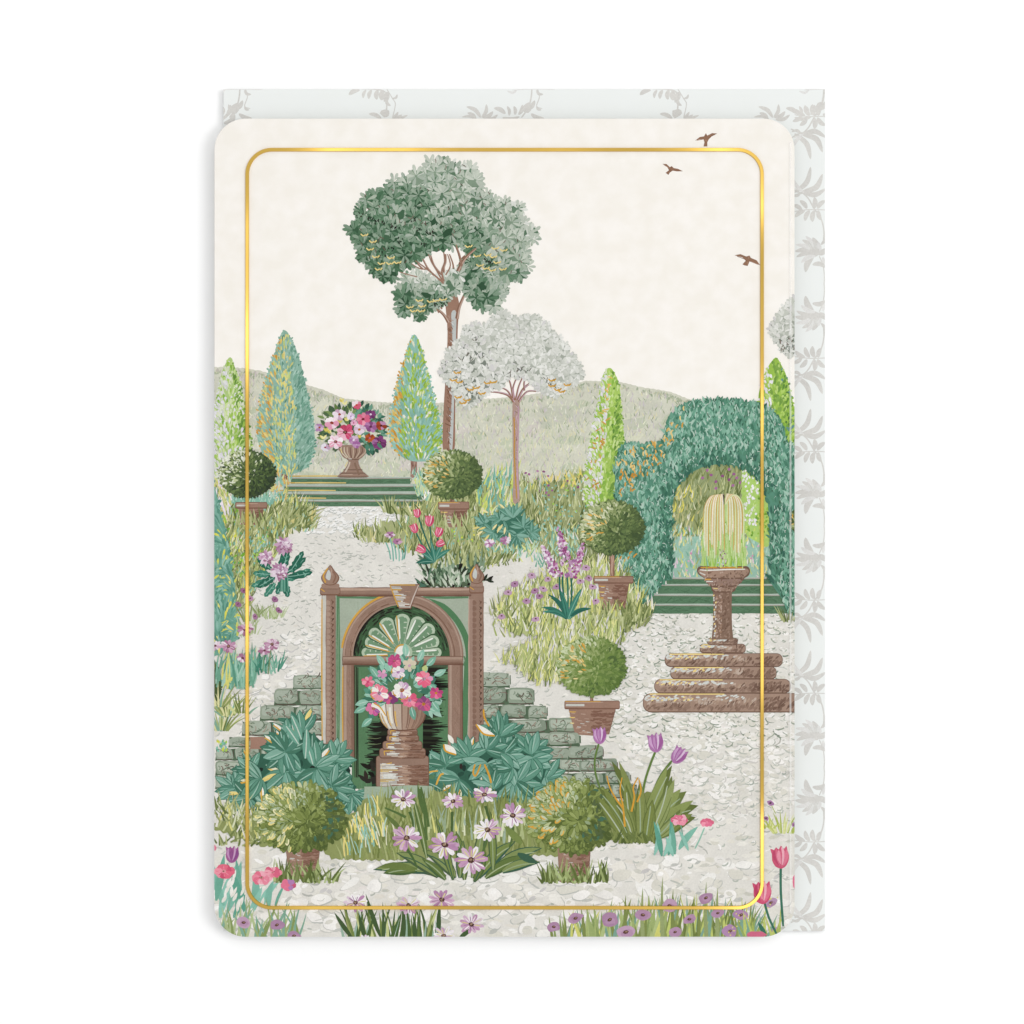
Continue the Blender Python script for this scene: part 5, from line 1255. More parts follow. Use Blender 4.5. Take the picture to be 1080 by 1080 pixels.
# ------------------------------------------------ the two leafy peony plants in front of the gate
def shrunk(p, c, pts, colr): p.add(jag([(c[0] + (x - c[0]) * .84, c[1] + (y - c[1]) * .8) for x, y in pts], 3, 4), colr)
pla = P('printed_leafy_plant', 'large teal leafy plant with pale gold edged leaves left of the big urn')
shrunk(pla, (312, 822), smooth([(228, 832), (240, 812), (262, 795), (285, 778), (300, 764), (312, 752), (330, 762), (350, 778), (366, 790), (376, 808), (390, 842), (372, 856), (330, 862), (290, 862), (262, 858), (238, 846)], True, 3), '356a54')
for i in range(40): x, y = next(inside([(235, 830), (300, 780), (370, 800), (380, 850), (270, 855)], 1)); dab(pla, x, y, U(0, 180), U(6, 10), U(3, 5), pick(pal('1f3f34 26302a 3a2f2c 2a5544')))
for x, y, r, up, arc, n, W, g in ((248, 832, 24, 150, 200, 7, 7.5, 1), (265, 812, 24, 160, 180, 6, 7, 1), (262, 842, 26, 215, 170, 7, 8, 2), (290, 850, 26, 240, 160, 6, 8.5, 1), (352, 842, 28, 330, 160, 8, 8, 0), (372, 838, 24, 300, 130, 6, 7, 0), (330, 800, 28, 30, 120, 6, 8, 1), (345, 815, 30, 10, 150, 8, 8.5, 0), (352, 800, 24, 50, 110, 5, 8, 0),
                               (318, 772, 27, 95, 100, 5, 8, 1), (305, 780, 25, 130, 120, 5, 8, 2), (302, 815, 30, 260, 190, 8, 9, 3), (302, 792, 29, 200, 220, 9, 9.5, 2), (335, 812, 29, 290, 170, 7, 9, 0), (334, 808, 27, 60, 120, 5, 8.5, 1), (300, 792, 26, 70, 110, 5, 9, 0), (275, 822, 27, 200, 150, 6, 9, 2), (350, 828, 26, 0, 160, 6, 7.5, 0)):
    fan(pla, x, y, r, up, arc, n, W, PLT, 'a3ccb8', g)
for x, y, a, l in ((318, 780, 110, 30), (315, 785, 122, 26), (330, 806, 105, 26), (322, 800, 85, 34)): leaf(pla, x, y, a, l, 8, '6fb097', 5); line(pla, curve(x, y, a, l * .9, 5, 4), 1.2, 'c9dccb', sm=1)
plb = P('printed_leafy_plant', 'large teal leafy plant with gold edged leaves right of the big urn')
shrunk(plb, (524, 822), smooth([(448, 838), (455, 815), (450, 800), (475, 786), (490, 778), (505, 775), (515, 752), (525, 745), (540, 765), (566, 772), (585, 790), (592, 812), (598, 824), (585, 845), (560, 852), (500, 852), (460, 850)], True, 3), '356a54')
for i in range(46): x, y = next(inside([(465, 830), (500, 790), (560, 785), (585, 820), (560, 848), (480, 848)], 1)); dab(plb, x, y, U(0, 180), U(6, 10), U(3, 5), pick(pal('1f3f34 26302a 3a2f2c 2a5544')))
for x, y, r, up, arc, n, W, g in ((575, 820, 26, 340, 140, 6, 8, 0), (560, 838, 28, 300, 170, 7, 9, 0), (470, 836, 26, 200, 180, 7, 8, 1), (455, 812, 22, 150, 120, 5, 6, 0), (470, 808, 24, 130, 200, 7, 7, 0), (492, 840, 26, 255, 180, 7, 8, 1), (528, 845, 26, 250, 190, 7, 9, 0), (560, 795, 28, 30, 190, 8, 9, 0), (562, 800, 26, 280, 170, 6, 9.5, 0), (530, 795, 26, 30, 130, 6, 8, 0),
                               (526, 776, 28, 85, 130, 7, 8, 0), (494, 798, 26, 110, 170, 8, 7.5, 1), (484, 822, 26, 230, 150, 6, 8, 2), (514, 806, 28, 265, 190, 8, 9, 2), (545, 824, 28, 320, 190, 7, 8, 0), (512, 790, 24, 40, 120, 5, 8, 0), (540, 810, 24, 200, 160, 6, 8, 0), (520, 832, 24, 120, 140, 5, 7, 0)):
    fan(plb, x, y, r, up, arc, n, W, PLT, 'a3ccb8', g)
for pts, w in (([(516, 766), (511, 757), (510, 748), (513, 760)], 5), ([(522, 776), (510, 774), (502, 764), (512, 768)], 4), ([(481, 796), (470, 792), (468, 785), (478, 788)], 4)):
    plb.add(smooth(pts, True, 4), 'f0ede2'); line(plb, pts[:3], 1.9, 'dca43e')
leaf(plb, 478, 784, 120, 11, 5, 'f0ede2'); 
line(plb, [(507, 806), (502, 818), (499, 815), (501, 806)], 1.8, 'dca43e'); line(plb, [(511, 806), (516, 818), (518, 826)], 2.2, 'dca43e'); line(plb, [(444, 825), (452, 815), (462, 813)], 1.6, 'e0b04e'); line(plb, [(460, 828), (464, 818), (468, 816)], 2, 'e0b04e')

# ------------------------------------------------ big urn with flowers
bu = P('printed_flower_urn', 'large stone urn with pink flowers standing before the gate')
ub = Part('urn', bu)
def band(x0, x1, y0, y1, gold=True):
    ub.add(rounded(x0, y0, x1, y1, min(3, (y1 - y0) * .45), 5), '7d5b4b'); ub.add(rounded(x0 + .6, y0 + .4, x1 - .8, y1 - 1.2, min(2.6, (y1 - y0) * .4), 5), BR)
    w = x1 - x0; h = y1 - y0
    for i in range(int(w * h / 7)):
        x = U(x0 + w * .4, x1 - 5); y = U(y0 + h * .3, y1 - 1); line(ub, [(x, y), (min(x + U(4, 9), x1 - 1), y + U(-.3, .5))], U(.8, 1.4), pick(pal('96715f 8a6553 a3806d 7d5b4b') if x > x0 + w * .55 else pal('c4a794 b8967f')), sm=1)
    for i in range(max(3, int(h * .7))):
        y = U(y0 + h * .2, y0 + h * .85); x = x0 + w * U(.1, .3); line(ub, [(x, y), (x + w * U(.1, .25), y + .3)], U(1, 1.9), pick(pal('d9dad2 cfd2cb e6e6de d3c3b4')), sm=1)
    if gold: line(ub, [(x0 + w * .1, y0 + h * .3), (x0 + w * .3, y0 + h * .22)], 1.5, 'dfb050', sm=1); line(ub, [(x0 + w * .1, y0 + h * .3), (x0 + w * .12, y0 + h * .7)], 1.2, 'dfb050', sm=1)
rect(ub, 397, 829, 452, 832, '9fb597', .3)
band(396.5, 452.5, 797, 831); band(400, 449, 789, 800); band(403.5, 445.5, 781.5, 791.5); band(407.5, 442, 775, 783); band(408.5, 440.5, 768.5, 776.5)
for i in range(16): y = 806 + i * 1.5; line(ub, [(401, y), (401 + U(8, 26), y + .3)], 1.3, pick(pal('dcdcd2 cfd2cb e6e6de e0c684')), sm=1)
def bowl_x(u, y):
    pr = ((742, 25.5), (750, 24.6), (756, 23.6), (762, 21), (766, 17.8), (770, 13.6))
    for (ya, wa), (yb, wb_) in zip(pr, pr[1:]):
        if ya <= y <= yb: return 424.5 + u * (wa + (wb_ - wa) * (y - ya) / (yb - ya))
    return 424.5 + u * 13.6
def flute(u0, u1, c, y0=742.5, y1=769.6):
    ys = [y0 + (y1 - y0) * i / 7 for i in range(8)]
    ub.add([(bowl_x(u0, y), y) for y in ys] + [(bowl_x(u1, y), y) for y in ys[::-1]], c)
flute(-1, 1, '8f705f')
FC = ('cfc6b6', 'e2dfd4', 'd9cfc0', 'c9b4a2', 'b89c89', 'b0917d', 'a98a77', '9f806d')
for i, c in enumerate(FC):
    u = math.sin(math.radians(-86 + 172 * i / 8)); u2 = math.sin(math.radians(-86 + 172 * (i + .86) / 8))
    flute(u, u2, c)
    if i < 4: flute(u + (u2 - u) * .06, u + (u2 - u) * .24, 'e2b65a', 750, 766)
    if i < 3: flute(u + (u2 - u) * .4, u + (u2 - u) * .75, 'ece8dc', 746, 763)
    elif i > 3: flute(u + (u2 - u) * .66, u + (u2 - u) * .9, '947564', 746, 768)
line(ub, [(bowl_x(-1, y), y) for y in (744, 750, 756, 762, 768)], 1.1, 'c9a468'); line(ub, [(bowl_x(1, y), y) for y in (744, 750, 756, 762, 768)], 1.2, '7d5b4b')
line(ub, [(411, 769), (424, 770.4), (438, 769)], 1.4, '7d5b4b')
bf = bu
for i in range(120):
    a = U(-25, 205); r = U(.45, 1); x, y = 425 + 34 * r * math.cos(math.radians(a)), 735 - 37 * r * math.sin(math.radians(a))
    if 701 > y and abs(x - 425) > 20: continue
    leaf(bf, x, y, a + U(-45, 45), U(9, 14), U(5, 7), pick(pal('7fbfa2 5aa084 94ccb2 4a8f74 3f7f64 a3d0ba')), U(-25, 25)); line(bf, curve(x, y, a, 6, 0, 2), .8, pick(pal('b7dac8 3f7f64')), sm=1)
for x, y, a in ((388, 740, 190), (386, 746, 200), (392, 758, 215), (428, 692, 90), (405, 702, 120), (441, 697, 60), (450, 702, 40), (458, 712, 20), (398, 714, 120), (434, 746, 280), (452, 722, 320), (456, 740, 300)):
    leaf(bf, x, y, a, 14, 7, pick(pal('7fbfa2 94ccb2 6fb097')), 10); line(bf, curve(x, y, a, 10, 10, 3), 1, 'b7dac8', sm=1)
for x, y, r, n, pl, cen, rot in ((416, 697, 9, 7, 'e87a9c d8608c f09ab4 c85088', 'c84a80', 10), (432, 702, 8.5, 6, 'ddd0b8 e0a8c8 cfa8c8 c9d4aa', 'd0a0c0', 30), (403, 711, 6, 5, 'e8b0c8 d99abf eed8e4', 'd090b8', 60), (388, 719, 7.5, 7, 'e8708c d85a7c f0a0b0', 'd05078', 0), (447, 716, 10.5, 8, 'e86a88 f08ca0 e0a0c0 f5e6e0', 'c890c0', 5), (460, 731, 8, 7, 'd85a88 c04a80 e880a4', 'c8902e', 20),
                                 (412, 738, 8.5, 7, 'b04a98 d8608c 8f3a88', 'c86a5a', 40), (432, 740, 10, 8, 'e87a94 f098aa e06080', 'b880c0', 0), (400, 731, 11, 8, 'f0889c f4f0e8 f6f2ea e8a0b4', 'b890c8', 15), (424, 728, 12, 8, 'f4f1ea d0a0d0 f6f3ec e4c8e0', 'b86a3a', 10), (420, 709, 9, 6, 'e0c4e0 f3eeea d4a8d4 f0ece6', 'c090c8', 30), (447, 744, 10, 8, 'b04a92 d8608c 94408a e080a0', 'c8882e', 0), (394, 749, 9, 7, 'b03a88 d0609c 9a58a8 e080a8', 'b86a3a', 30)):
    b = fl(bu, x, y - (1.5 if y > 735 else 0), r * .92, n, pal(pl), cen, rot=rot, fat=.62, tilt=.9)
    if r > 8.6 and 'f' in pl[:2] or x in (424, 400, 420):
        for k in range(5): a = U(140, 300); line(b, curve(x + r * .8 * math.cos(math.radians(a)), y - r * .8 * math.sin(math.radians(a)), a + 90, r * .5, 60, 3), 1, 'd9a23e', sm=1)
leaf(bf, 447, 708, 70, 7, 6, 'c9d68e')
taper(bf, [(392, 743), (400, 747), (406, 756)], 4.5, 2, 'f0eee4'); line(bf, [(394, 741.5), (401, 746), (407, 755)], 1.3, 'dfa93e')

# ------------------------------------------------ terrace and right hand topiary, tulips
t4 = topiary('bright green ball topiary in a rimmed pot behind the stone wall', 624, 703, 37, 31.5, TM, 950, 6.5, 2.8, (624.5, 747.5, 50, 36, 27, 8.5, 58.5, 3), stem=(622.5, 730, 626, 742), gold=30, th=(.5, .1, -.45))
wall_r2 = wall_r
for r in ((598, 637, 787, 801, 1), (577, 612, 773, 787, 1), (610, 652, 801, 814, 1)): course(wall_r, *r)
fg = P('printed_grass', 'olive grass under the foreground plants')
fg.add(jag([(224, 868), (260, 858), (372, 858), (388, 838), (450, 832), (520, 846), (590, 848), (660, 850), (672, 880), (640, 888), (610, 905), (560, 902), (400, 908), (350, 906), (330, 890), (275, 893), (224, 874)], 2, 4), '9ba468')
rect(fg, 384, 829, 456, 842, 'abbfa3', 1)
grass(fg, [(372, 870), (392, 845), (450, 838), (560, 848), (590, 870), (585, 900), (400, 905), (355, 905)], 620, pal('8f9a58 a3ad6c 7d8a4a b3bc80 98a562 86935a'), (12, 24), (1.6, 3), 0, 20)
for x, y in inside([(375, 860), (400, 850), (420, 880), (380, 900), (360, 900)], 60): line(fg, curve(x, y + 6, 100 + U(-13, 13), U(12, 24), U(-30, 30), 5), U(.9, 1.5), pick(pal('e6dc7c f0e28a 94ccb8 ecd98c b9dcc8 e8e6c8')))
for x, y in inside([(430, 870), (560, 868), (560, 890), (430, 890)], 70): blade(fg, x, y, 90 + U(-14, 14), U(18, 32), U(2, 3.4), pick(pal('cfd6a8 e3e6c4 9fb58e b9c48c a9c0a6 e0dc8a 7d8a4a')), U(-15, 15), 5)
for x, y in inside([(226, 850), (270, 855), (285, 885), (262, 892), (228, 875)], 120): blade(fg, x, y, 95 + U(-45, 35), U(12, 24), U(1.8, 3), pick(OL + pal('dfe3c0 e9e6dc b9c086 e0dc8a')), U(-25, 25))
for x, y in inside([(226, 888), (290, 886), (290, 893), (230, 893)], 40): blade(fg, x, y, 60 + U(-40, 70), U(8, 16), 2.2, pick(OL))
t5 = topiary('low olive ball topiary with cream tips in the lower left', 317.5, 862, 47, 34.5, TO, 520, 10, 3.6, (319.5, 890, 37, 30, 36, 0, 0, 0), gold=0, lx=-.4, ly=-.3, jit=24, th=(.6, .22, -.22), shape=1)
t6 = topiary('low pale green ball topiary with golden tips in the lower middle', 603, 861, 46, 37.5, TO, 500, 10.5, 3.8, (605.5, 893, 35, 31, 37, 0, 0, 0), gold=0, lx=-.45, ly=-.3, jit=24, th=(.5, .12, -.3), shape=1)
for tp_, cx, cy, rx, ry, gp in ((t5, 317, 862, 46, 33, pal('f0e6a0 ecdc8c f3edc0')), (t6, 603, 861, 44, 35, pal('dca43e e6b85a e0ac48'))):
    for i in range(44):
        a = math.radians(U(95, 255)); r = .2 + .72 * math.sqrt(R.random()); x, y = cx + rx * r * math.cos(a), cy - ry * r * math.sin(a)
        d = math.degrees(a) + U(-35, 35); ca, sa = math.cos(math.radians(d)), math.sin(math.radians(d))
        oleaf(tp_, x, y, d, 8, 4.2, pick(pal('66753c 7f8e4c'))); oleaf(tp_, x, y, d, 7.6, 3.2, pick(pal('c3cc98 b0bc80 d2d9b6')))
        px, py = x + ca * 6, y - sa * 6
        line(tp_, [(x + ca * 2 - sa * 1.6, y - sa * 2 - ca * 1.6), (px - sa * 1.5, py - ca * 1.5), (px + ca * 2, py - sa * 2), (px + sa * 1.5, py + ca * 1.5)][:3 + i % 2], 1.3, pick(gp))
    for i in range(60):
        a = math.radians(U(-70, 60)); r = .6 + .38 * R.random(); x, y = cx + rx * r * math.cos(a), cy - ry * r * math.sin(a)
        dab(tp_, x, y, U(0, 180), 7, 3, pick(pal('5f7048 55683f 4a7a5c 6c7b42')))
for x0, x1, yb, lab in ((288, 356, 932, 'green grass blades around the left foreground pot'), (572, 642, 932, 'green grass blades around the middle foreground pot')):
    pg = P('printed_grass', lab)
    for i in range(80): blade(pg, U(x0, x1), yb + U(-4, 0), 90 + U(-35, 35), U(10, 26), U(2, 3.4), pick(pal('8f9b62 7c8a52 a9b878 b9c98c 6b7a40 5f6f3b')), U(-30, 30), 5)
tplant = clump('three purple tulips with broad olive leaves edged in gold')
tl = Part('leaves', tplant)
tl.add(jag([(645, 882), (652, 850), (665, 838), (700, 832), (716, 842), (708, 870), (690, 888), (660, 889)], 2, 4), '8c9858')
line(tl, [(632, 783), (627.5, 800), (628, 815), (633, 832)], 2, '6f8a4a'); line(tl, [(691.5, 792), (686, 806), (680, 825), (676, 850)], 2.4, '6f8a4a'); line(tl, [(709, 802), (697, 818), (688, 838), (682, 860)], 2.6, '6f8a4a')
for x, y, a, l, w, bd in ((665, 885, 112, 64, 9, 12), (672, 886, 95, 88, 9, 16), (680, 886, 78, 84, 11, -10), (688, 884, 70, 62, 13, -20), (690, 882, 55, 58, 11, -25), (694, 884, 45, 46, 10, -20), (670, 886, 104, 60, 8, -6), (660, 886, 120, 56, 8, 5), (676, 888, 88, 64, 9, 4), (684, 886, 62, 72, 10, 10), (692, 884, 38, 40, 8, 15), (668, 886, 100, 48, 8, 18), (682, 887, 82, 44, 9, 0)):
    leaf(tl, x, y, a, l, w * 1.5, pick(pal('6f7d42 77864b')), bd * 1.6, 8); leaf(tl, x, y, a, l * .97, w * 1.22, pick(pal('8f9b5a 9ba86a 86934f 97a562')), bd, 8)
    line(tl, curve(x - 1, y, a, l * .85, bd * 1.6, 6), 1.3, pick(pal('bfcab0 b3c1a0 a9bb98')), sm=1); line(tl, curve(x + 2, y, a - 3, l * .7, bd, 6), 1, pick(pal('6b7a40 77864b')), sm=1)
for q in ([(640, 818), (643, 830), (650, 843), (657, 852)], [(656, 820), (654, 834), (657, 850), (659, 872)], [(673, 820), (668, 830), (669, 841), (666, 856)], [(674, 822), (676, 834), (672, 846)]): taper(tl, q, 1.2, 2.1, 'dca43e')
for i in range(60): blade(tl, U(645, 692), 889 + U(-3, 1), 90 + U(-45, 45), U(6, 14), 3, pick(pal('6b7a40 77864b 5f6f3b 8f9b5a')))
PT = pal('b878bc a85aac d0a0d4 c48cc8 e0c0e2')
for x, y, r, a in ((632.5, 775.5, 9.2, 92), (691.5, 783, 10.5, 95), (716, 796.5, 9.8, 55)): tulip(tplant, x, y, r, a, PT)
pp = clump('two pink poppies on teal leaves beside the path')
ppl = Part('leaves', pp)
for x, y, a, l, w, bd in ((690, 902, 70, 36, 5, 30), (698, 903, 98, 38, 6, 10), (705, 902, 75, 40, 6, 25), (712, 901, 100, 32, 6, -10), (716, 896, 60, 32, 7, -20), (726, 897, 110, 24, 4, 10), (700, 903, 60, 26, 5, 30), (710, 903, 110, 22, 5, 0)): leaf(ppl, x, y, a, l, w, pick(pal('7fc4ac 6fb89e 8fd0ba 5fae94')), bd, 7)
line(ppl, [(743, 873), (738, 885), (733, 895)], 1.6, '94ccb2'); line(ppl, [(718, 870), (720, 880)], 1.3, '6fb89e', sm=1)
for x, y, r in ((717, 865, 9), (745.5, 867.5, 7)): fl(pp, x, y, r, 8, pal('e87a98 f098ac e06e8a f4b4c4'), 'ea8aa2', tilt=.62, fat=.7)
ry = clump('small purple flowers in yellow green grass at the right card edge')
rl = Part('leaves', ry)
tuft(rl, 826, 878, 22, 26, 35, pal('c9d478 b5c466 d9df94 e3e6a8'), (1.8, 3), 10); tuft(rl, 812, 873, 8, 12, 40, pal('c9d478 b5c466'), (1.5, 2.4), 5); line(rl, [(813, 848), (818, 858)], 1.2, 'b5c466', sm=1)
for x, y, r in ((812.5, 847, 4), (808, 863, 3), (838, 870, 3.5)): b = Part('blossom', ry); blob(b, x, y, r, r * .7, 'b07ab4', 10, .2, 30); dab(b, x, y, 30, r * .8, r * .5, '5f3a52')

# ------------------------------------------------ big daisies in the foreground
ds = clump('clump of pink and white daisies with broad olive leaves before the urn')
dle = Part('leaves', ds)
for x, y, a, l, w, bd in ((470, 925, 150, 60, 13, 40), (455, 920, 165, 62, 12, 25), (440, 918, 175, 36, 11, 20), (480, 926, 120, 46, 13, 40), (462, 925, 135, 52, 13, 30), (490, 928, 95, 52, 12, 10), (505, 926, 60, 56, 13, -30), (520, 922, 48, 60, 13, -40), (512, 926, 40, 56, 12, -30), (530, 920, 30, 42, 11, -30), (478, 928, 105, 70, 9, 0), (498, 926, 75, 66, 11, 8), (520, 918, 90, 62, 9, 5), (450, 905, 100, 70, 7, 5), (485, 926, 85, 40, 11, 0), (500, 930, 60, 34, 9, 20), (470, 928, 128, 34, 9, 20)):
    leaf(dle, x, y, a, l, w, pick(pal('55703f 4f6a44 3f6a50')), bd, 8); leaf(dle, x, y - 1, a, l * .96, w * .72, pick(pal('849653 76884a 8f9f62 6f8448')), bd, 8); line(dle, curve(x, y, a, l * .85, bd, 6), 1.2, pick(pal('b3c194 a3b58a 3f6a50')), sm=1)
for (x0, y0), (x1, y1) in (((452, 872), (444, 830)), ((450, 886), (443, 832)), ((428, 862), (406, 852)), ((432, 856), (436, 874)), ((477, 856), (474, 896)), ((541, 872), (537, 895)), ((512, 850), (518, 880)), ((429, 895), (440, 915)), ((514, 884), (500, 920))): taper(dle, [(x0, y0), ((x0 + x1) / 2 + 1, (y0 + y1) / 2), (x1, y1)], 3, 1.6, pick(pal('5f7a44 55703f')))
leaf(dle, 449, 862, 108, 36, 5, '5f7a44', -8); leaf(dle, 424, 876, 135, 26, 5, '6f8448', 0); leaf(dle, 550, 890, 130, 26, 8, '849653', 10); leaf(dle, 546, 900, -30, 24, 8, '3f6a50', 10); leaf(dle, 438, 918, 160, 40, 8, '76884a', 30)
DP = pal('d0a0cc f5f0f2 c48cc0 f0e8ee e4cce0'); DQ = pal('cf9ac8 dcb4d6 c78fc0 f0e8ee e6cfe2'); ACC = pal('e0dc98 f4f0ec c890c0 dcd48c a87aa4')
for x, y, r, pl, t in ((425.5, 843, 13.5, DP, .8), (478, 845, 12, DQ, .75), (511, 838, 13, DP, .7), (541, 860, 14.5, DP, .95), (514, 875, 14.5, DP, .9), (429, 884, 16, DQ, .95), (469, 891, 17, DP, .9), (497, 907, 17, DQ, .9)):
    b = fl(ds, x, y, r, 12, pl, '5a3f38', tilt=t, rot=U(0, 30), fat=.31, acc=ACC)

# ------------------------------------------------ bottom border flowers
bl_ = clump('pink poppies and a purple tulip with cut teal leaves in the lower left corner')
bb = Part('leaves', bl_)
for x, y, a, l, w, bd in ((232, 968, 80, 60, 9, -15), (240, 962, 70, 56, 9, 10), (250, 965, 85, 60, 8, 12), (258, 962, 105, 56, 8, 10), (268, 960, 80, 40, 9, 20), (236, 955, 110, 50, 8, -10), (246, 968, 60, 36, 7, 20), (262, 966, 60, 34, 7, 10), (275, 958, 75, 34, 8, -40), (284, 956, 100, 28, 7, -40), (228, 950, 80, 50, 8, 0), (290, 955, 70, 26, 3, -10)): leaf(bb, x, y, a, l, w, pick(pal('6fb89e 7fc4ac 5fae94 8fd0ba')), bd, 8)
for i in range(24):
    x, y = next(inside([(228, 928), (262, 925), (276, 960), (262, 975), (236, 975)], 1)); leaf(bb, x, y, U(50, 80), U(7, 14), U(2.4, 4.2), pick(pal('f0ede4 ece9df f3f1ea')), 10)
for x, y, r, n, pl, t in ((236, 919, 11.5, 8, 'e87088 d85a78 f098a8', .62), (276, 926, 11.5, 8, 'ee90a4 e87890 f4b0be', .6), (288, 920, 9.5, 8, 'ee8aa0 e06c88 f2a8b6', .62), (304, 933.5, 8, 8, 'e87c98 d0607e b880c0', .8), (225, 894, 4, 6, 'e88aa0', .8)): fl(bl_, x, y, r, n, pal(pl), pick(pal('e87a94 ee90a4')), tilt=t, fat=.72)
tulip(bl_, 245, 901, 9, 85, pal('b05aa8 8f4a98 c88cc8 a04f9f d0a0d0'))
def mauve(parent, x, y, r, pl='c294be cda3c8 b98ab5', gold=False):
    b = Part('blossom', parent)
    r *= .9
    ro = U(-35, 15); k_ = U(.6, .85)
    b.add(smooth([(x + r * U(.8, 1.12) * math.cos(i * .785) * math.cos(math.radians(ro)) - r * k_ * math.sin(i * .785) * math.sin(math.radians(ro)), y + r * U(.8, 1.1) * math.cos(i * .785) * math.sin(math.radians(ro)) + r * k_ * U(.8, 1.15) * math.sin(i * .785) * math.cos(math.radians(ro))) for i in range(8)], True, 3), pick(pal(pl))); blob(b, x + r * .1, y + r * .12, r * .6, r * .4, pick(pal('b98ab5 c294be')), 9, .25)
    dab(b, x, y, U(0, 40), r * .62, r * .36, '6a4a42'); dab(b, x + .5, y - .4, U(0, 40), r * .3, r * .14, 'a98a72')
    if gold:
        for k in range(9): dab(b, x + U(-1, 1) * r, y + U(-.8, .8) * r, U(0, 180), 2.2, 1.2, 'e6dc7c')
mb = clump('mauve flowers in pale grass along the bottom left')
mbl = Part('leaves', mb)
for i in range(60): blade(mbl, U(228, 318), 990, 90 + U(-30, 30), U(14, 46), U(2.4, 4), pick(pal('a9ba80 bccb98 94a868 86b89c')), U(-20, 20), 5)
for x, y, r in ((257, 973, 9), (292, 975.5, 9), (310, 987, 9)): mauve(mb, x, y, r)
db = clump('daisies with dark green blades along the bottom edge')
dbl = Part('leaves', db)
for i in range(74):
    x = U(362, 462); blade(dbl, x, 992, 90 + U(-18, 18), U(18, 44), U(2.4, 4.6), pick(pal('6f8448 4f6a3a 849653 a3ad6c 55703f d3d99a 9fc0a8')), U(-16, 16), 5)
for x, y, a, l in ((372, 990, 128, 34), (402, 990, 112, 50), (386, 992, 108, 30), (426, 992, 92, 34), (463, 988, 92, 34), (484, 990, 40, 20), (438, 992, 95, 24)): leaf(dbl, x, y, a, l, 5, '4a6638', -6)
for x, y, r, pl in ((375, 952, 12, DP), (431, 955, 13, DQ), (466, 949, 13.5, pal('cc94c4 dcb0d4 c088bc')), (497, 975, 13, DQ), (468, 987, 12, DP), (385, 992, 8, DP)): fl(db, x, y, r, 11, pl, '5a3f38', tilt=.85, rot=U(0, 30), fat=.31, acc=ACC)
mr = clump('mauve flowers with yellow green blades along the bottom right')
mrl = Part('leaves', mr)
for i in range(210):
    x = 578 + 215 * R.random() ** .8; l = U(16, 42) * (.55 + .5 * math.sin((x - 578) / 230 * 2.6))
    blade(mrl, x, 992, 90 + U(-20, 20), l + 8, U(2.4, 5), pick(pal('a9ba78 bccb8c 94a868 8c9a58 b3c27c d9d97a 7fae98') if x < 700 else pal('8c9a58 7d8c4e 9aa865 a9ba78 86b49a c9d478')), U(-18, 18), 5)
for x, y, l in ((699, 990, 65), (745, 990, 60), (757, 990, 54), (660, 990, 46), (710, 990, 52), (678, 990, 54)): blade(mrl, x, y, 93, l, 5, pick(pal('a3b078 8c9a58')), -6, 6)
for x, y, r in ((584, 977.5, 8.5), (607, 968.5, 9.5), (643, 970, 10.5), (678, 965, 10), (660, 983, 12), (706, 955, 9), (727, 969.5, 8.5), (744.5, 947, 9), (757, 963, 7.5), (712, 983, 8)): mauve(mr, x, y, r)
for x, y, r in ((781.5, 965, 9.5), (770, 982, 9), (813, 952, 8), (816, 981, 7)): mauve(mr, x, y, r, 'c09cc4 b68cbc d0b0d4', True)
for i in range(26): blade(mrl, U(786, 822), 992, 90 + U(-25, 25), U(16, 36), 3, pick(pal('c9d478 b5c466 a3b86a 86b49a')), 0, 5)
pb = clump('two tall pink tulips on dark teal stems in the lower right corner')
pbs = Part('stems', pb)
line(pbs, [(806, 951), (811, 968), (819, 985)], 2.4, '3f7f64'); line(pbs, [(823.5, 912), (823.5, 940), (826, 977)], 2.6, '3f7f64'); leaf(pbs, 808, 988, 118, 18, 5, '3f7f64', 0)
tulip(pb, 804, 941, 12.5, 92, pal('d85a7c e87a94 c84a6c ee98aa f2b4c0')); tulip(pb, 823, 904, 12, 95, pal('d8607e e48098 cc5274 ee9cae f0b0be'))
b = Part('blossom', pb); blob(b, 798, 986, 10, 4, 'd8708c', 12, .15); blob(b, 841, 930, 5, 9, 'e87a98', 12, .1)

# ------------------------------------------------ build all printed parts
FRONT.settle()
ESHEET.settle()
for p in PARTS: p.build()
MAXL = FRONT.top
print('printed layers', MAXL, 'parts', len(PARTS), 'shapes', sum(len(p.polys) for p in PARTS), 'inks', len(MATS))

# ------------------------------------------------ gold foil frame and painted highlight on the fold score
TOP = CARD_Z + (MAXL + 4) * LAYER
gold = bpy.data.materials.new('gold foil')
gold.use_nodes = True
nt = gold.node_tree
gb = nt.nodes['Principled BSDF']
gb.inputs['Metallic'].default_value = 1
gb.inputs['Roughness'].default_value = 0.42
geo = nt.nodes.new('ShaderNodeNewGeometry')
nz = nt.nodes.new('ShaderNodeTexNoise'); nz.inputs['Scale'].default_value = 14; nz.inputs['Detail'].default_value = 1
nt.links.new(geo.outputs['Position'], nz.inputs['Vector'])
bp = nt.nodes.new('ShaderNodeBump'); bp.inputs['Strength'].default_value = 1; bp.inputs['Distance'].default_value = 0.045
nt.links.new(nz.outputs['Fac'], bp.inputs['Height']); nt.links.new(bp.outputs[0], gb.inputs['Normal'])
gb.inputs['Base Color'].default_value = (0.68, 0.45, 0.10, 1)
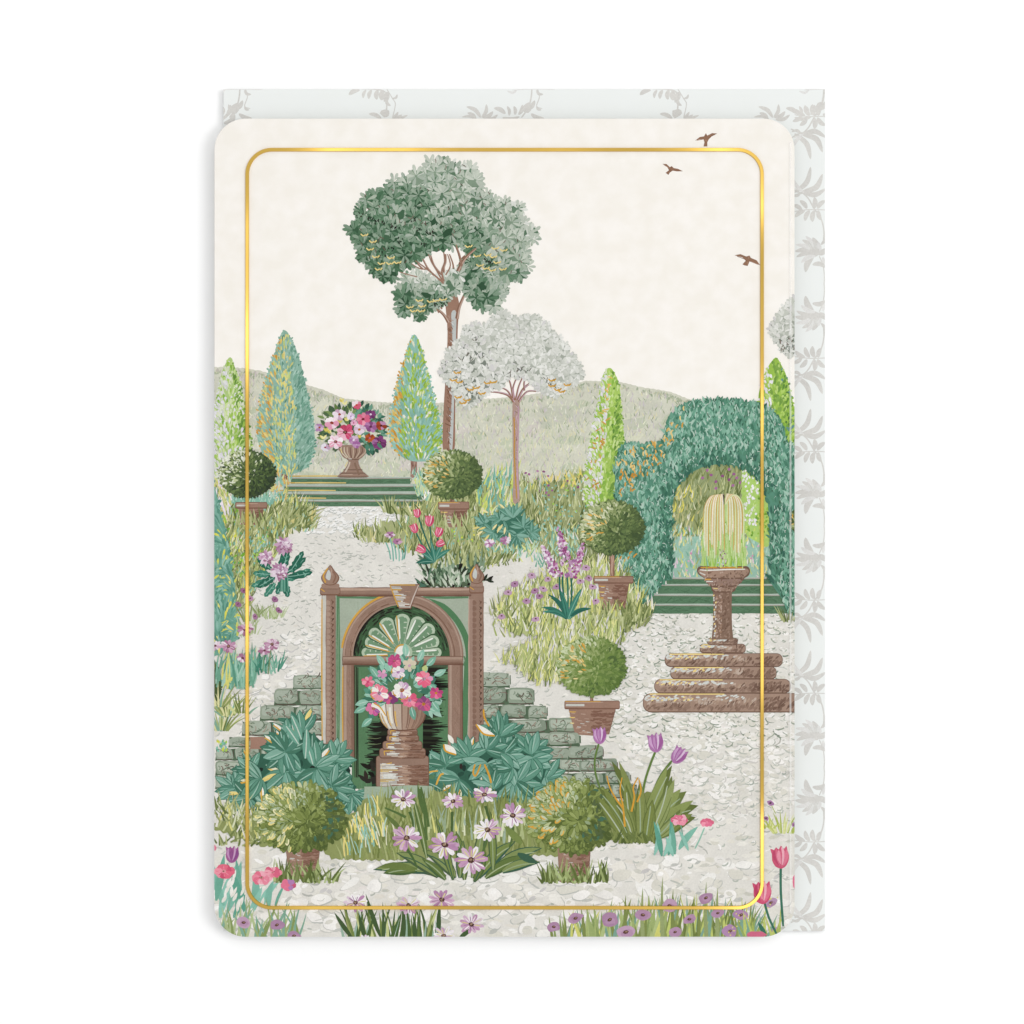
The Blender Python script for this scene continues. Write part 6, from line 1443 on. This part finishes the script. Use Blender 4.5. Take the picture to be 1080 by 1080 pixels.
def ring_mesh(name, O, I, z0, z1, mat):
    n = len(O); V = []
    mid_ = lambda a, b, t: (a[0] + (b[0] - a[0]) * t, a[1] + (b[1] - a[1]) * t)
    prof = ((0, z0), (.12, z1), (.88, z1), (1, z0))
    for t, z in prof:
        for a, b in zip(O, I):
            x, y = mid_(a, b, t); V.append(((x - 540) * S, (540 - y) * S, z))
    F = []
    for r in range(3):
        for i in range(n):
            j = (i + 1) % n
            F.append((r * n + j, r * n + i, (r + 1) * n + i, (r + 1) * n + j))
    return mesh_obj(name, V, F, [mat])
def dens(pts, step=6):
    out = []
    for (ax, ay), (bx, by) in zip(pts, pts[1:] + pts[:1]):
        k = max(1, int(math.hypot(bx - ax, by - ay) / step))
        out += [(ax + (bx - ax) * i / k, ay + (by - ay) * i / k) for i in range(k)]
    return out
cen = rounded(260.7, 157.9, 803.7, 957.3, 26, 12)
cen = dens(cen)
def offs(pts, d):
    out = []
    n = len(pts)
    for i in range(n):
        a, b = pts[i - 1], pts[(i + 1) % n]
        dx, dy = b[0] - a[0], b[1] - a[1]; L = math.hypot(dx, dy) or 1
        out.append((pts[i][0] + dy / L * d, pts[i][1] - dx / L * d))
    return out
foil = ring_mesh('foil_frame', offs(cen, 2.05), offs(cen, -2.05), CARD_Z, TOP + 0.00003, gold)
to_card(foil)
foil['label'] = 'thin gold foil frame with rounded corners'
score_light = bpy.data.materials.new('fold line highlight')
score_light.use_nodes = True
nt = score_light.node_tree
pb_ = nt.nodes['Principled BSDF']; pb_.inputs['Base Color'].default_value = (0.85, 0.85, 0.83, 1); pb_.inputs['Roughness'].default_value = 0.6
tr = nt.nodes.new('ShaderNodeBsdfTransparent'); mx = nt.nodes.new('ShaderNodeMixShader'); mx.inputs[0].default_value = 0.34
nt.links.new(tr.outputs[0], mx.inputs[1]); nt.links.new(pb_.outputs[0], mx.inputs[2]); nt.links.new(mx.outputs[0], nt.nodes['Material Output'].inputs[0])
def strip(name, x0, x1, y0, y1, z, mat):
    o = mesh_obj(name, [((x0 - 540) * S, (540 - y1) * S, z), ((x1 - 540) * S, (540 - y1) * S, z), ((x1 - 540) * S, (540 - y0) * S, z), ((x0 - 540) * S, (540 - y0) * S, z)], [(0, 1, 2, 3)], [mat])
    to_card(o)
    return o
strip('fold_highlight', 832.6, 834.6, 150, 963, TOP + 0.00001, score_light)  # translucent white strip, paints the highlight along the crease
